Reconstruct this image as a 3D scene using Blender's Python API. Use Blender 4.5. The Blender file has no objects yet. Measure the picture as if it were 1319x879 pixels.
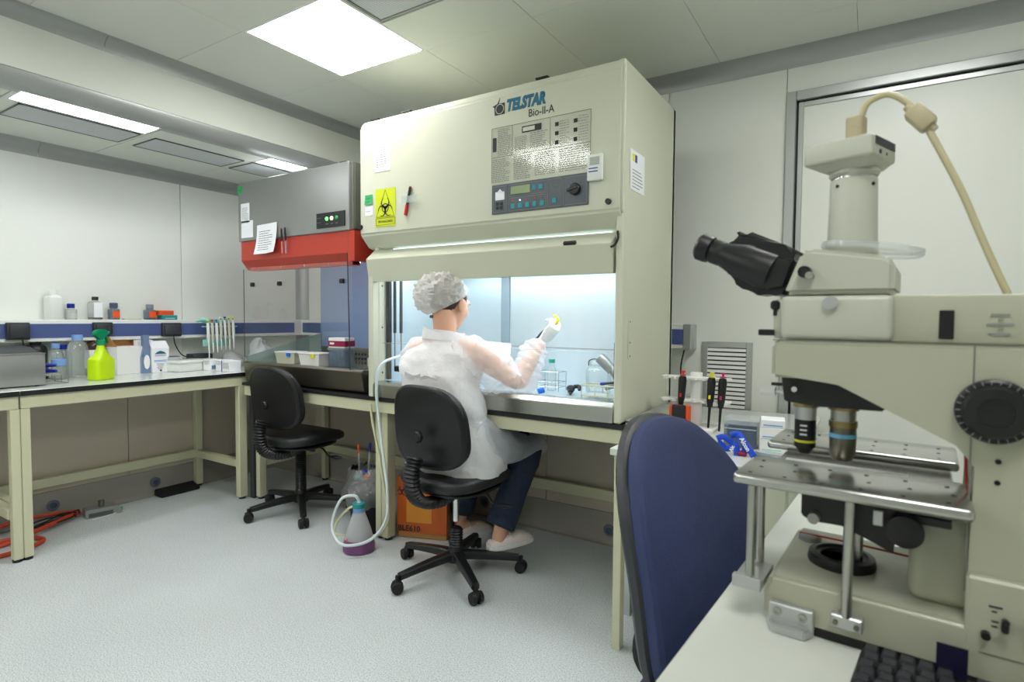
import bpy, bmesh, math, random
from mathutils import Vector, Matrix, Euler, noise
random.seed(7)
SC = bpy.context.scene
COL = SC.collection
PI = math.pi
R = math.radians
V = Vector

# ---------------------------------------------------------------- camera
YAW, PIT, ROL = R(32.31), R(2.41), R(0.43)
fw = V((-math.sin(YAW)*math.cos(PIT), math.cos(YAW)*math.cos(PIT), -math.sin(PIT)))
rt = V((math.cos(YAW), math.sin(YAW), 0)); up = rt.cross(fw)
r2 = rt*math.cos(ROL)+up*math.sin(ROL); u2 = -rt*math.sin(ROL)+up*math.cos(ROL)
cd = bpy.data.cameras.new('camera'); cam = bpy.data.objects.new('camera', cd); COL.objects.link(cam)
m = Matrix((r2, u2, -fw)).transposed().to_4x4(); m.translation = V((0, 0, 1.2)); cam.matrix_world = m
cd.sensor_width = 36; cd.lens = 19.99; cd.clip_start = 0.02
cd.dof.use_dof = True; cd.dof.focus_distance = 2.6; cd.dof.aperture_fstop = 5.0
SC.camera = cam
# ---------------------------------------------------------------- world, exposure
w = bpy.data.worlds.new('world'); SC.world = w; w.use_nodes = True
w.node_tree.nodes['Background'].inputs[0].default_value = (.8, .85, .9, 1); w.node_tree.nodes['Background'].inputs[1].default_value = 0.05
SC.view_settings.view_transform = 'Standard'; SC.view_settings.look = 'None'
SC.cycles.diffuse_bounces = 7; SC.cycles.max_bounces = 14; SC.cycles.transparent_max_bounces = 24
SC.view_settings.exposure = 0.0; SC.view_settings.gamma = 1
PANEL_E = 18.0     # ceiling light panels
STRIP_E = 26.0      # strip lights in the lowered ceiling
TUBE_E = 11.0       # tubes inside the safety cabinet

# ---------------------------------------------------------------- materials
def lin(c):
    return tuple((x/255/12.92 if x/255 <= .04045 else ((x/255+.055)/1.055)**2.4) for x in c)+(1,)
MATS = {}
def mat(name, c, rough=.5, metal=0, nz=0, ns=8, bump=0, bs=60, trans=0, emit=0, alpha=1, spec=.5, sub=0, coat=0, ior=1.45, stretch=None):
    m = bpy.data.materials.new(name); m.use_nodes = True; nt = m.node_tree; b = nt.nodes['Principled BSDF']
    c = lin(c)
    b.inputs['Base Color'].default_value = c; b.inputs['Roughness'].default_value = rough; b.inputs['Metallic'].default_value = metal
    b.inputs['Specular IOR Level'].default_value = spec; b.inputs['IOR'].default_value = ior
    b.inputs['Transmission Weight'].default_value = trans; b.inputs['Alpha'].default_value = alpha
    b.inputs['Coat Weight'].default_value = coat
    if sub:
        b.inputs['Subsurface Weight'].default_value = sub; b.inputs['Subsurface Radius'].default_value = (.02, .008, .004)
    if emit:
        b.inputs['Emission Color'].default_value = c; b.inputs['Emission Strength'].default_value = emit
    tc = None
    if nz or bump:
        tc = nt.nodes.new('ShaderNodeTexCoord'); mp = nt.nodes.new('ShaderNodeMapping'); nt.links.new(tc.outputs['Object'], mp.inputs[0])
        if stretch: mp.inputs['Scale'].default_value = stretch
    if nz:
        n = nt.nodes.new('ShaderNodeTexNoise'); n.inputs['Scale'].default_value = ns; n.inputs['Detail'].default_value = 4
        nt.links.new(mp.outputs[0], n.inputs['Vector'])
        x = nt.nodes.new('ShaderNodeMix'); x.data_type = 'RGBA'
        x.inputs[6].default_value = tuple(max(0, v*(1-nz)) for v in c[:3])+(1,); x.inputs[7].default_value = tuple(min(1, v*(1+nz)) for v in c[:3])+(1,)
        nt.links.new(n.outputs[0], x.inputs[0]); nt.links.new(x.outputs[2], b.inputs['Base Color'])
    if bump:
        n2 = nt.nodes.new('ShaderNodeTexNoise'); n2.inputs['Scale'].default_value = bs; n2.inputs['Detail'].default_value = 3
        nt.links.new(mp.outputs[0], n2.inputs['Vector'])
        bp = nt.nodes.new('ShaderNodeBump'); bp.inputs['Strength'].default_value = bump; bp.inputs['Distance'].default_value = .004
        nt.links.new(n2.outputs[0], bp.inputs['Height']); nt.links.new(bp.outputs[0], b.inputs['Normal'])
    MATS[name] = m; return m
def thin(name, c, opac, rough=.05, gloss=.12, transl=.0, crinkle=0, cs=30):
    """thin clear or translucent sheet: part see-through, part diffuse and glossy"""
    m = bpy.data.materials.new(name); m.use_nodes = True; nt = m.node_tree; nt.nodes.clear()
    N = nt.nodes.new; o = N('ShaderNodeOutputMaterial'); tr = N('ShaderNodeBsdfTransparent'); df = N('ShaderNodeBsdfDiffuse'); gl = N('ShaderNodeBsdfGlossy'); tl = N('ShaderNodeBsdfTranslucent')
    c = lin(c); df.inputs[0].default_value = c; tl.inputs[0].default_value = c; gl.inputs['Roughness'].default_value = rough
    a = N('ShaderNodeMixShader'); a.inputs[0].default_value = transl; nt.links.new(df.outputs[0], a.inputs[1]); nt.links.new(tl.outputs[0], a.inputs[2])
    b = N('ShaderNodeMixShader'); b.inputs[0].default_value = opac; nt.links.new(tr.outputs[0], b.inputs[1]); nt.links.new(a.outputs[0], b.inputs[2])
    g = N('ShaderNodeMixShader'); g.inputs[0].default_value = gloss; nt.links.new(b.outputs[0], g.inputs[1]); nt.links.new(gl.outputs[0], g.inputs[2])
    if gloss > .02:
        lw = N('ShaderNodeLayerWeight'); lw.inputs[0].default_value = .25; mm = N('ShaderNodeMath'); mm.operation = 'MULTIPLY'; mm.inputs[1].default_value = gloss*4
        ad = N('ShaderNodeMath'); ad.inputs[1].default_value = gloss*.3; nt.links.new(lw.outputs['Fresnel'], mm.inputs[0]); nt.links.new(mm.outputs[0], ad.inputs[0]); nt.links.new(ad.outputs[0], g.inputs[0])
    if crinkle:
        tc = N('ShaderNodeTexCoord'); n = N('ShaderNodeTexNoise'); n.inputs['Scale'].default_value = cs; n.inputs['Detail'].default_value = 5; nt.links.new(tc.outputs['Object'], n.inputs['Vector'])
        bp = N('ShaderNodeBump'); bp.inputs['Strength'].default_value = crinkle; bp.inputs['Distance'].default_value = .01; nt.links.new(n.outputs[0], bp.inputs['Height'])
        for q in (df, gl, tl): nt.links.new(bp.outputs[0], q.inputs['Normal'])
    nt.links.new(g.outputs[0], o.inputs[0]); MATS[name] = m; return m

mat('wall', (226, 228, 222), .35, nz=.02, ns=2)
mat('wall_back', (150, 150, 145), .6)
mat('ceil', (216, 219, 210), .5, nz=.015, ns=3)
mat('ceil_joint', (196, 198, 190), .6)
mat('alu_cove', (168, 170, 170), .38, metal=.35)
mat('alu', (190, 192, 192), .3, metal=.7, nz=.03, ns=6)
mat('alu_dark', (95, 98, 100), .35, metal=.6)
mat('lowpanel', (188, 178, 162), .45, nz=.02)
mat('kick', (150, 146, 138), .4, nz=.05, ns=4)
mat('beige', (201, 200, 170), .38, nz=.02, ns=5)
mat('cabinet', (198, 200, 181), .35, nz=.015, ns=3)
mat('cabinet_in', (232, 238, 240), .4)
mat('benchtop', (214, 218, 212), .16, nz=.02, ns=10, coat=.3)
mat('desktop', (205, 208, 200), .3, nz=.02, ns=12)
mat('blackedge', (26, 26, 28), .5)
mat('rubber', (22, 22, 23), .65)
mat('charcoal', (48, 52, 56), .5, nz=.04)
mat('black', (20, 20, 22), .4)
mat('vinyl', (30, 31, 33), .42, nz=.08, ns=15, bump=.25, bs=120)
mat('blackplastic', (24, 25, 27), .38, nz=.05, bump=.05, bs=200)
mat('steel', (176, 176, 170), .27, metal=1, nz=.05, ns=3, bump=.08, bs=30, stretch=(1, 1, 30))
mat('reflection_grey', (140, 156, 168), .4, metal=.4)  # colour of the reflection painted on the cabinet's rear liner
mat('steel_dk', (120, 116, 104), .35, metal=.9, nz=.1, ns=4)
mat('steel_in', (196, 208, 214), .34, metal=.6, nz=.05, ns=3, stretch=(6, 6, .6))
mat('chrome', (215, 215, 212), .15, metal=1)
mat('greymetal', (150, 151, 149), .36, metal=.55, nz=.05, ns=4)
mat('greyside', (118, 120, 112), .45, metal=.3)
mat('red', (178, 58, 42), .35)
mat('trunk_blue', (74, 88, 138), .45)
mat('bluefilm', (112, 134, 168), .25, nz=.12, ns=4, coat=.3)
mat('white', (232, 232, 230), .4)
mat('whiteplastic', (225, 227, 224), .35)
mat('paper', (232, 234, 238), .7)
mat('ink', (40, 42, 46), .7)
mat('inkgrey', (134, 138, 134), .9, spec=.1)
mat('teal_ink', (0, 96, 122), .5)
mat('teal_button', (30, 140, 152), .45)
mat('panelgrey', (84, 90, 98), .4)
mat('lcd', (140, 158, 118), .25)
mat('lcdgrey', (165, 172, 160), .3)
mat('yellowsign', (200, 212, 20), .5)
mat('green_label', (52, 160, 96), .6)
mat('green_plastic', (0, 132, 88), .4)
mat('lime_plastic', (188, 222, 10), .35, sub=.2)
mat('skyblue_plastic', (122, 160, 218), .4)
mat('blue_plastic', (20, 40, 150), .4)
mat('blue_bright', (10, 110, 225), .4)
mat('teal_plastic', (20, 138, 140), .4)
mat('orange_label', (228, 84, 26), .6)
mat('orange_plastic', (220, 78, 30), .45)
mat('red_plastic', (205, 40, 40), .4)
mat('yellow_plastic', (228, 224, 20), .4)
mat('magenta_plastic', (190, 30, 110), .4)
mat('amberglass', (58, 28, 16), .12, coat=.4)
mat('darkliquid', (28, 26, 52), .2)
mat('purple', (122, 74, 122), .35)
mat('cardboard', (176, 128, 76), .75, nz=.08)
mat('orange_box', (196, 92, 28), .42, nz=.18, ns=9, coat=.3)
mat('orange_box_lt', (214, 138, 40), .45, nz=.05)
mat('orange_cable', (188, 66, 42), .45)
mat('tube_cream', (208, 208, 172), .35, sub=.1)
mat('tube_clear', (208, 218, 220), .3, sub=.1)
mat('micro', (168, 169, 150), .34, nz=.02, ns=9)
mat('micro2', (182, 183, 170), .36)
mat('plug', (174, 164, 134), .45)
mat('cablebeige', (184, 177, 142), .45)
mat('stage', (182, 182, 178), .22, metal=.9, nz=.1, ns=20)
mat('brass', (150, 132, 90), .3, metal=.8)
mat('lightblue_band', (110, 190, 230), .4)
mat('yellow_band', (225, 225, 40), .4)
mat('redrubber', (150, 34, 34), .5)
mat('bluefabric', (48, 58, 98), .72, nz=.15, ns=40, bump=.3, bs=300)
mat('shellplastic', (52, 54, 58), .45, nz=.08, bump=.1, bs=150)
mat('jeans', (36, 46, 68), .85, nz=.3, ns=60, bump=.3, bs=300)
mat('skin', (216, 168, 142), .5, sub=.15, nz=.05, ns=14)
mat('hair', (52, 38, 32), .5, nz=.3, ns=60, bump=.4, bs=200, stretch=(1, 1, .2))
mat('shirt', (238, 232, 230), .8)
mat('glove', (230, 228, 226), .45, sub=.1)
mat('clog', (228, 216, 212), .5)
mat('seafoam', (150, 208, 196), .6)
mat('turquoise_lid', (30, 150, 130), .4)
mat('magenta_label', (140, 24, 70), .5)
mat('navyfoot', (70, 84, 110), .5)
mat('lanyard', (14, 70, 200), .5)
mat('brown_tube', (120, 92, 70), .5)
mat('sockets', (104, 108, 122), .45)
mat('panel_light', (253, 253, 250), emit=PANEL_E)
mat('strip_light', (248, 252, 255), emit=STRIP_E)
mat('tube_light', (232, 244, 250), emit=TUBE_E)
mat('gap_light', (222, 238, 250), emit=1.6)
mat('hood_fill', (240, 248, 255), emit=30)  # glow of the fill tube added to the flow hood
mat('led_white', (235, 240, 255), emit=3)
mat('led_green', (110, 235, 120), emit=1.5)
mat('led_warm', (250, 240, 190), emit=1.5)
thin('glass', (215, 225, 225), .015, .02, .035)
thin('glass_clear', (222, 230, 228), .01, .02, .021)
thin('glass_green', (120, 150, 142), .42, .06, .08)
thin('bottle_glass', (215, 228, 224), .20, .05, .12)
thin('bottle_frost', (222, 226, 228), .72, .3, .05, .4)
thin('purple_liquid', (122, 70, 118), .9, .2, .05, .3)
thin('clear_bag', (236, 240, 240), .58, .15, .25, .4, crinkle=1, cs=45)
thin('black_bag', (150, 154, 156), .40, .15, .35, .2, crinkle=1, cs=60)
thin('gown', (246, 246, 248), .86, .6, .01, .35, crinkle=1, cs=20)
thin('gown_sleeve', (248, 248, 252), .40, .5, .01, .35, crinkle=1, cs=26)
thin('gown_skirt', (228, 234, 242), .60, .5, .01, .35, crinkle=1, cs=24)
thin('cap_fabric', (226, 222, 218), .80, .6, .01, .3, crinkle=1, cs=60)
thin('clear_plastic', (225, 232, 234), .30, .1, .12, .2)
thin('smoke_plastic', (120, 140, 160), .55, .1, .12, .2)
thin('film_print', (214, 217, 197), .0, .09, .055)

def floor_mat():
    m = bpy.data.materials.new('speckled_vinyl'); m.use_nodes = True; nt = m.node_tree; b = nt.nodes['Principled BSDF']
    tc = nt.nodes.new('ShaderNodeTexCoord'); N = nt.nodes.new
    n = N('ShaderNodeTexNoise'); n.inputs['Scale'].default_value = 230; n.inputs['Detail'].default_value = 2
    r = N('ShaderNodeValToRGB'); e = r.color_ramp.elements
    e[0].position = .36; e[0].color = lin((158, 168, 172)); e[1].position = .62; e[1].color = lin((222, 226, 226))
    q = e.new(.47); q.color = lin((202, 208, 210))
    nt.links.new(tc.outputs['Object'], n.inputs['Vector']); nt.links.new(n.outputs[0], r.inputs[0])
    n2 = N('ShaderNodeTexNoise'); n2.inputs['Scale'].default_value = 1.7; n2.inputs['Detail'].default_value = 5; nt.links.new(tc.outputs['Object'], n2.inputs['Vector'])
    x = N('ShaderNodeMix'); x.data_type = 'RGBA'; x.blend_type = 'MULTIPLY'; x.inputs[0].default_value = .25
    nt.links.new(r.outputs[0], x.inputs[6]); nt.links.new(n2.outputs[0], x.inputs[7]); nt.links.new(x.outputs[2], b.inputs['Base Color'])
    b.inputs['Roughness'].default_value = .42
    MATS['floor'] = m
floor_mat()
def grille_mat():
    m = bpy.data.materials.new('perforated'); m.use_nodes = True; nt = m.node_tree; b = nt.nodes['Principled BSDF']; N = nt.nodes.new
    tc = N('ShaderNodeTexCoord'); vo = N('ShaderNodeTexVoronoi'); vo.inputs['Scale'].default_value = 110; vo.inputs['Randomness'].default_value = 0
    r = N('ShaderNodeValToRGB'); r.color_ramp.elements[0].position = .34; r.color_ramp.elements[0].color = lin((150, 155, 158)); r.color_ramp.elements[1].position = .42; r.color_ramp.elements[1].color = lin((212, 217, 219))
    nt.links.new(tc.outputs['Object'], vo.inputs['Vector']); nt.links.new(vo.outputs[0], r.inputs[0]); nt.links.new(r.outputs[0], b.inputs['Base Color'])
    b.inputs['Roughness'].default_value = .5; MATS['perforated'] = m
grille_mat()

# ---------------------------------------------------------------- mesh helpers
def xyz(e): return Matrix.Translation(V((0, 0, 0))) @ Euler(e).to_matrix().to_4x4()
class G:
    def __init__(s): s.b = bmesh.new()
    def box(s, a, b, bev=0, seg=1, rot=None, piv=None):
        x0, y0, z0 = a; x1, y1, z1 = b
        vs = [s.b.verts.new(p) for p in ((x0, y0, z0), (x1, y0, z0), (x1, y1, z0), (x0, y1, z0), (x0, y0, z1), (x1, y0, z1), (x1, y1, z1), (x0, y1, z1))]
        fs = [s.b.faces.new([vs[i] for i in f]) for f in ((3, 2, 1, 0), (4, 5, 6, 7), (0, 1, 5, 4), (1, 2, 6, 5), (2, 3, 7, 6), (3, 0, 4, 7))]
        if rot is not None:
            c = V(piv) if piv else V(((x0+x1)/2, (y0+y1)/2, (z0+z1)/2)); M = Euler(rot).to_matrix()
            for v in vs: v.co = M @ (v.co-c)+c
        if bev:
            es = list({e for f in fs for e in f.edges}); bmesh.ops.bevel(s.b, geom=es, offset=bev, segments=seg, affect='EDGES', profile=.5)
        return s
    def cbox(s, c, d, bev=0, seg=1, rot=None):
        return s.box((c[0]-d[0]/2, c[1]-d[1]/2, c[2]-d[2]/2), (c[0]+d[0]/2, c[1]+d[1]/2, c[2]+d[2]/2), bev, seg, rot)
    def loft(s, rings, cap=True, close=False):
        vr = [[s.b.verts.new(p) for p in r] for r in rings]; n = len(rings[0])
        pairs = list(zip(vr, vr[1:]))+([(vr[-1], vr[0])] if close else [])
        for a, b in pairs:
            for i in range(n): s.b.faces.new((a[i], a[(i+1) % n], b[(i+1) % n], b[i]))
        if cap and not close:
            s.b.faces.new(vr[0][::-1]); s.b.faces.new(vr[-1])
        return s
    def cyl(s, p0, p1, r0, r1=None, n=20, cap=True):
        p0, p1 = V(p0), V(p1); r1 = r0 if r1 is None else r1; d = (p1-p0).normalized()
        u = d.orthogonal().normalized(); v = d.cross(u)
        ring = lambda p, r: [p+(u*math.cos(t)+v*math.sin(t))*r for t in (2*PI*i/n for i in range(n))]
        return s.loft([ring(p0, r0), ring(p1, r1)], cap)
    def lathe(s, prof, c=(0, 0, 0), n=28, M=None, cap=True):
        c = V(c); M = M or Matrix.Identity(3); rings = []
        for r, z in prof:
            r = max(r, .0004)
            rings.append([c+M @ V((r*math.cos(2*PI*i/n), r*math.sin(2*PI*i/n), z)) for i in range(n)])
        return s.loft(rings, cap)
    def tube(s, pts, r, n=8, cap=True, smooth=True, sub=6):
        pts = [V(p) for p in pts]
        if smooth and len(pts) > 2: pts, r = catmull(pts, r, sub)
        rings = []; d0 = (pts[1]-pts[0]).normalized(); u = d0.orthogonal().normalized()
        for i, p in enumerate(pts):
            d = (pts[min(i+1, len(pts)-1)]-pts[max(i-1, 0)]).normalized(); u = (u-d*u.dot(d)).normalized(); v = d.cross(u)
            rr = r[i] if isinstance(r, (list, tuple)) else r
            ra, rb = rr if isinstance(rr, (list, tuple)) else (rr, rr)
            rings.append([p+u*math.cos(t)*ra+v*math.sin(t)*rb for t in (2*PI*k/n for k in range(n))])
        return s.loft(rings, cap)
    def prism(s, poly, ax, lo, hi, bev=0, seg=2):
        f = {'y': lambda a, b, t: (a, t, b), 'x': lambda a, b, t: (t, a, b), 'z': lambda a, b, t: (a, b, t)}[ax]
        A = [s.b.verts.new(f(a, b, lo)) for a, b in poly]; B = [s.b.verts.new(f(a, b, hi)) for a, b in poly]; n = len(poly)
        fs = [s.b.faces.new(A[::-1]), s.b.faces.new(B)]+[s.b.faces.new((A[i], A[(i+1) % n], B[(i+1) % n], B[i])) for i in range(n)]
        if bev:
            es = list({e for q in fs for e in q.edges}); bmesh.ops.bevel(s.b, geom=es, offset=bev, segments=seg, affect='EDGES')
        return s
    def ell(s, c, r, rot=None, n=20, k=12):
        M = Matrix.Translation(V(c)) @ (rot.to_4x4() if rot is not None else Matrix.Identity(4)) @ Matrix.Diagonal((r[0], r[1], r[2], 1))
        bmesh.ops.create_uvsphere(s.b, u_segments=n, v_segments=k, radius=1, matrix=M); return s
    def face(s, pts): s.b.faces.new([s.b.verts.new(p) for p in pts]); return s
    def sheet(s, rows):
        vr = [[s.b.verts.new(p) for p in r] for r in rows]
        for a, b in zip(vr, vr[1:]):
            for i in range(len(a)-1): s.b.faces.new((a[i], a[i+1], b[i+1], b[i]))
        return s
    def warp(s, fn):
        for v in s.b.verts: v.co = fn(v.co.copy())
        return s
    def mesh(s, name):
        bmesh.ops.recalc_face_normals(s.b, faces=s.b.faces)
        for f in s.b.faces: f.smooth = True
        for e in s.b.edges:
            if len(e.link_faces) == 2 and e.calc_face_angle(0) > R(32): e.smooth = False
        me = bpy.data.meshes.new(name); s.b.to_mesh(me); s.b.free(); return me
    def o(s, name, m, parent=None, S=None, W=False, label=None, **kw):
        me = s.mesh(name); return link(name, me, m, parent, S, W, label, **kw)
def catmull(pts, r, sub=6):
    P = [pts[0]*2-pts[1]]+pts+[pts[-1]*2-pts[-2]]; out = []; rr = []
    isl = isinstance(r, (list, tuple))
    for i in range(1, len(P)-2):
        for k in range(sub):
            t = k/sub; a, b, c, d = P[i-1:i+3]
            out.append(.5*((2*b)+(c-a)*t+(2*a-5*b+4*c-d)*t*t+(3*b-a-3*c+d)*t**3))
            if isl:
                q0, q1 = r[i-1], r[i]
                rr.append(tuple(x+(y-x)*t for x, y in zip(q0, q1)) if isinstance(q0, (list, tuple)) else q0+(q1-q0)*t)
    out.append(P[-2]); 
    if isl: rr.append(r[-1])
    return out, (rr if isl else r)
def wm(o):
    m = Matrix.Translation(o.location) @ o.rotation_euler.to_matrix().to_4x4()
    return wm(o.parent) @ m if o.parent else m
def link(name, me, m, parent=None, S=None, W=False, label=None, cat=None, group=None, kind=None):
    """S: matrix from drawing space to world; W: drawn in world coordinates; else drawn in the parent's own space"""
    if parent is not None and (W or S is not None):
        me.transform(wm(parent).inverted() @ (S if S is not None else Matrix.Identity(4)))
    elif S is not None: me.transform(S)
    ob = bpy.data.objects.new(name, me); COL.objects.link(ob)
    if m is not None:
        me.materials.clear(); me.materials.append(MATS[m])
    if parent is not None: ob.parent = parent
    for k, v in (('label', label), ('category', cat), ('group', group), ('kind', kind)):
        if v: ob[k] = v
    return ob
def thing(name, label, cat, loc=(0, 0, 0), rz=0, group=None, rot=None):
    o = bpy.data.objects.new(name, None); COL.objects.link(o); o.location = loc; o.rotation_euler = rot or (0, 0, rz)
    o.empty_display_size = .05; o['label'] = label; o['category'] = cat
    if group: o['group'] = group
    return o
def structure(name, label=None):
    o = bpy.data.objects.new(name, None); COL.objects.link(o); o['kind'] = 'structure'
    if label: o['label'] = label
    return o
def copy_tree(o, parent=None):
    c = o.copy(); COL.objects.link(c)
    if parent is not None: c.parent = parent
    for ch in [x for x in bpy.data.objects if x.parent is o]: copy_tree(ch, c)
    return c
def fuse(g, vox, smooth=2, name='fused'):
    me = g.mesh(name); ob = bpy.data.objects.new(name, me); COL.objects.link(ob)
    r = ob.modifiers.new('r', 'REMESH'); r.mode = 'VOXEL'; r.voxel_size = vox; r.use_smooth_shade = True
    if smooth: sm = ob.modifiers.new('s', 'SMOOTH'); sm.iterations = smooth; sm.factor = .5
    bpy.context.view_layer.update(); dg = bpy.context.evaluated_depsgraph_get()
    out = bpy.data.meshes.new_from_object(ob.evaluated_get(dg)); bpy.data.objects.remove(ob); bpy.data.meshes.remove(me)
    for p in out.polygons: p.use_smooth = True
    return out
def text(name, s, size, m, parent, p, facing='-y', depth=.0006, shear=0, bold=0, align='LEFT', sx=1, spin=0, W=True, S=None, label=None):
    cu = bpy.data.curves.new(name, 'FONT'); cu.body = s; cu.size = size; cu.extrude = depth; cu.shear = shear; cu.offset = bold; cu.align_x = align; cu.resolution_u = 3
    ob = bpy.data.objects.new(name, cu); COL.objects.link(ob); bpy.context.view_layer.update()
    me = bpy.data.meshes.new_from_object(ob.evaluated_get(bpy.context.evaluated_depsgraph_get())); bpy.data.objects.remove(ob); bpy.data.curves.remove(cu)
    rot = {'-y': Euler((PI/2, 0, 0)), '+x': Euler((PI/2, 0, PI/2)), '+z': Euler((0, 0, 0))}[facing].to_matrix().to_4x4()
    me.transform(Matrix.Translation(V(p)) @ rot @ Matrix.Rotation(spin, 4, 'Z') @ Matrix.Diagonal((sx, 1, 1, 1)))
    return link(name, me, m, parent, S=S, W=W if parent is not None else False, label=label)
def dashes(x0, x1, z0, z1, rows, y, h=.003, fill=.8, seed=1, t=.0008, ragged=True):
    """rows of small printed words as thin raised bars on a face looking to -y"""
    rd = random.Random(seed); g = G()
    for i in range(rows):
        z = z1-(i+.5)*(z1-z0)/rows; x = x0; end = x1-(rd.random()*.3*(x1-x0) if ragged and rd.random() < .4 else 0)
        while x < end-.002:
            wd = min(rd.uniform(.006, .022)*max(.35, (x1-x0)/.12), end-x); g.box((x, y-t, z-h/2), (x+wd, y, z+h/2)); x += wd+.004*(1.8-fill)
    return g

# ================================================================ ROOM
XL, YB, ZC = -4.06, 3.12, 2.5          # upper left wall, upper back wall, ceiling
XR, YR = 2.2, -1.9                     # right and rear walls (outside the frame)
G().box((XL-.1, YR-.1, -.08), (XR+.1, YB+.1, 0)).o('floor', 'floor', kind='structure', label='pale grey speckled vinyl floor')
# ceiling: backing slab with flush panels
ce = structure('ceiling', 'main ceiling of pale grey panels with fine joints')
G().box((-3.1, YR, ZC+.012), (XR, YB, ZC+.1)).o('ceiling_slab', 'ceil_joint', ce)
gx = [-3.1, -2.48, -1.88, -1.285, -.69, -.09, .51, 1.11, 1.71, XR]
gy = [YR, -1.42, -.82, -.22, .38, .98, 1.585, 2.17, 2.77, YB]
LIGHTS = {(1, 6), (5, 6), (1, 3), (5, 3), (1, 0)}  # unseen panel over the photographer's right is added to brighten the cabinet side
VENT = (2, 6)
for i in range(len(gx)-1):
    for j in range(len(gy)-1):
        if (i, j) in LIGHTS or (i, j) == VENT or ((i, j) == (2, 5)): continue
        if j % 2 == 1 and (i, j-1) not in LIGHTS and (i, j-1) != VENT and j > 0: pass
        G().box((gx[i]+.0008, gy[j]+.0008, ZC), (gx[i+1]-.0008, gy[j+1]-.0008, ZC+.02), .001).o('ceiling_panel', 'ceil', ce)
def ceil_light(i, j, label):
    x0, x1, y0, y1 = gx[i], gx[i+1], gy[j], gy[j+1]; t = thing('ceiling_light', label, 'light', ((x0+x1)/2, (y0+y1)/2, ZC))
    a, b = (x1-x0)/2, (y1-y0)/2; g = G()
    for q in (((-a+.001, -b+.001, 0), (-a+.016, b-.001, .03)), ((a-.016, -b+.001, 0), (a-.001, b-.001, .03)), ((-a+.016, -b+.001, 0), (a-.016, -b+.016, .03)), ((-a+.016, b-.016, 0), (a-.016, b-.001, .03))): g.box(*q)
    g.o('light_frame', 'white', t)
    G().box((-a+.016, -b+.016, .002), (a-.016, b-.016, .02)).o('diffuser', 'panel_light', t)
    return t
ceil_light(1, 6, 'square flush ceiling light in front of the grey flow hood')
for k, ij in enumerate(sorted(LIGHTS-{(1, 6)})):
    ceil_light(*ij, ['square ceiling light at the rear left of the room', 'square ceiling light above the open floor left of the photographer', 'unseen square ceiling light added above the photographer on the right as fill',
                     'square ceiling light above the microscope desk'][k])
def grille(name, x0, x1, y0, y1, z, label, fr='alu_dark'):
    t = thing(name, label, 'vent', ((x0+x1)/2, (y0+y1)/2, z)); g = G(); e = .006
    for a, b in (((x0, y0, z-.003), (x0+e, y1, z+.01)), ((x1-e, y0, z-.003), (x1, y1, z+.01)), ((x0, y0, z-.003), (x1, y0+e, z+.01)), ((x0, y1-e, z-.003), (x1, y1, z+.01))): g.box(a, b)
    g.o('grille_frame', fr, t, W=True)
    G().box((x0+e, y0+e, z-.001), (x1-e, y1-e, z+.01)).o('grille_plate', 'perforated', t, W=True); return t
grille('ceiling_vent', gx[2]+.02, gx[3]-.02, gy[5]+.02, gy[6]+.26, ZC-.001, 'perforated grey ceiling air grille next to the square ceiling light')
G().box((gx[2]+.001, gy[6]+.285, ZC), (gx[3]-.001, gy[7]-.001, ZC+.02)).o('ceiling_panel', 'ceil', ce)
G().box((gx[2]+.001, gy[5]+.001, ZC+.009), (gx[3]-.001, gy[6]+.285, ZC+.02)).o('ceiling_panel', 'ceil', ce)
# lowered ceiling (soffit) along the left wall
ZS, XS = 2.17, -3.1
so = structure('ceiling_lowered', 'lowered strip of ceiling along the left wall')
G().box((XS-.02, YR, ZS+.072), (XS, YB, ZC)).o('face_panel', 'ceil', so)
r = .066; pf = [(XS, ZS+.07)]+[(XS-r+r*math.cos(a), ZS+r-r*math.sin(a)) for a in [i*PI/2/8 for i in range(9)]]+[(XS-.10, ZS), (XS-.10, ZS+.07)]
G().prism([(a, b) for a, b in pf], 'y', YR, YB).o('corner_profile', 'alu_cove', so)
G().box((XL, YR, ZS+.01), (XS-.101, YB, ZS+.05)).o('soffit_slab', 'ceil_joint', so)
for y0, y1 in ((YR, .96), (.963, 1.575), (1.578, 2.19), (2.193, YB)):
    G().box((XL+.04, y0, ZS), (XS-.1015, y1-.002, ZS+.012), .001).o('soffit_panel', 'ceil', so)
def strip(y0, y1, label):
    t = thing('strip_light', label, 'light', (-3.24, (y0+y1)/2, ZS)); 
    g = G(); x0, x1 = -3.315, -3.165
    for a, b in (((x0-.008, y0-.008, ZS-.003), (x0, y1+.008, ZS)), ((x1, y0-.008, ZS-.003), (x1+.008, y1+.008, ZS)), ((x0, y0-.008, ZS-.003), (x1, y0, ZS)), ((x0, y1, ZS-.003), (x1, y1+.008, ZS))): g.box(a, b)
    g.o('light_frame', 'white', t, W=True); G().box((x0, y0, ZS-.002), (x1, y1, ZS-.0005)).o('diffuser', 'strip_light', t, W=True)
strip(.985, 1.55, 'long recessed strip light in the lowered ceiling, nearer of the two in view')
strip(2.205, 2.47, 'short recessed strip light above the grey flow hood')
strip(-.4, .17, 'recessed strip light in the lowered ceiling behind the photographer')
grille('soffit_grille', -3.61, -3.35, 1.03, 1.55, ZS-.003, 'grey perforated grille beside the long strip light, at the upper left')
grille('soffit_grille', -3.61, -3.355, 1.625, 2.15, ZS-.003, 'grey perforated grille in the lowered ceiling, middle one of the row')
grille('soffit_grille', -3.61, -3.35, 2.2, 2.72, ZS-.003, 'grey perforated grille partly hidden by the grey flow hood')
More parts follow.
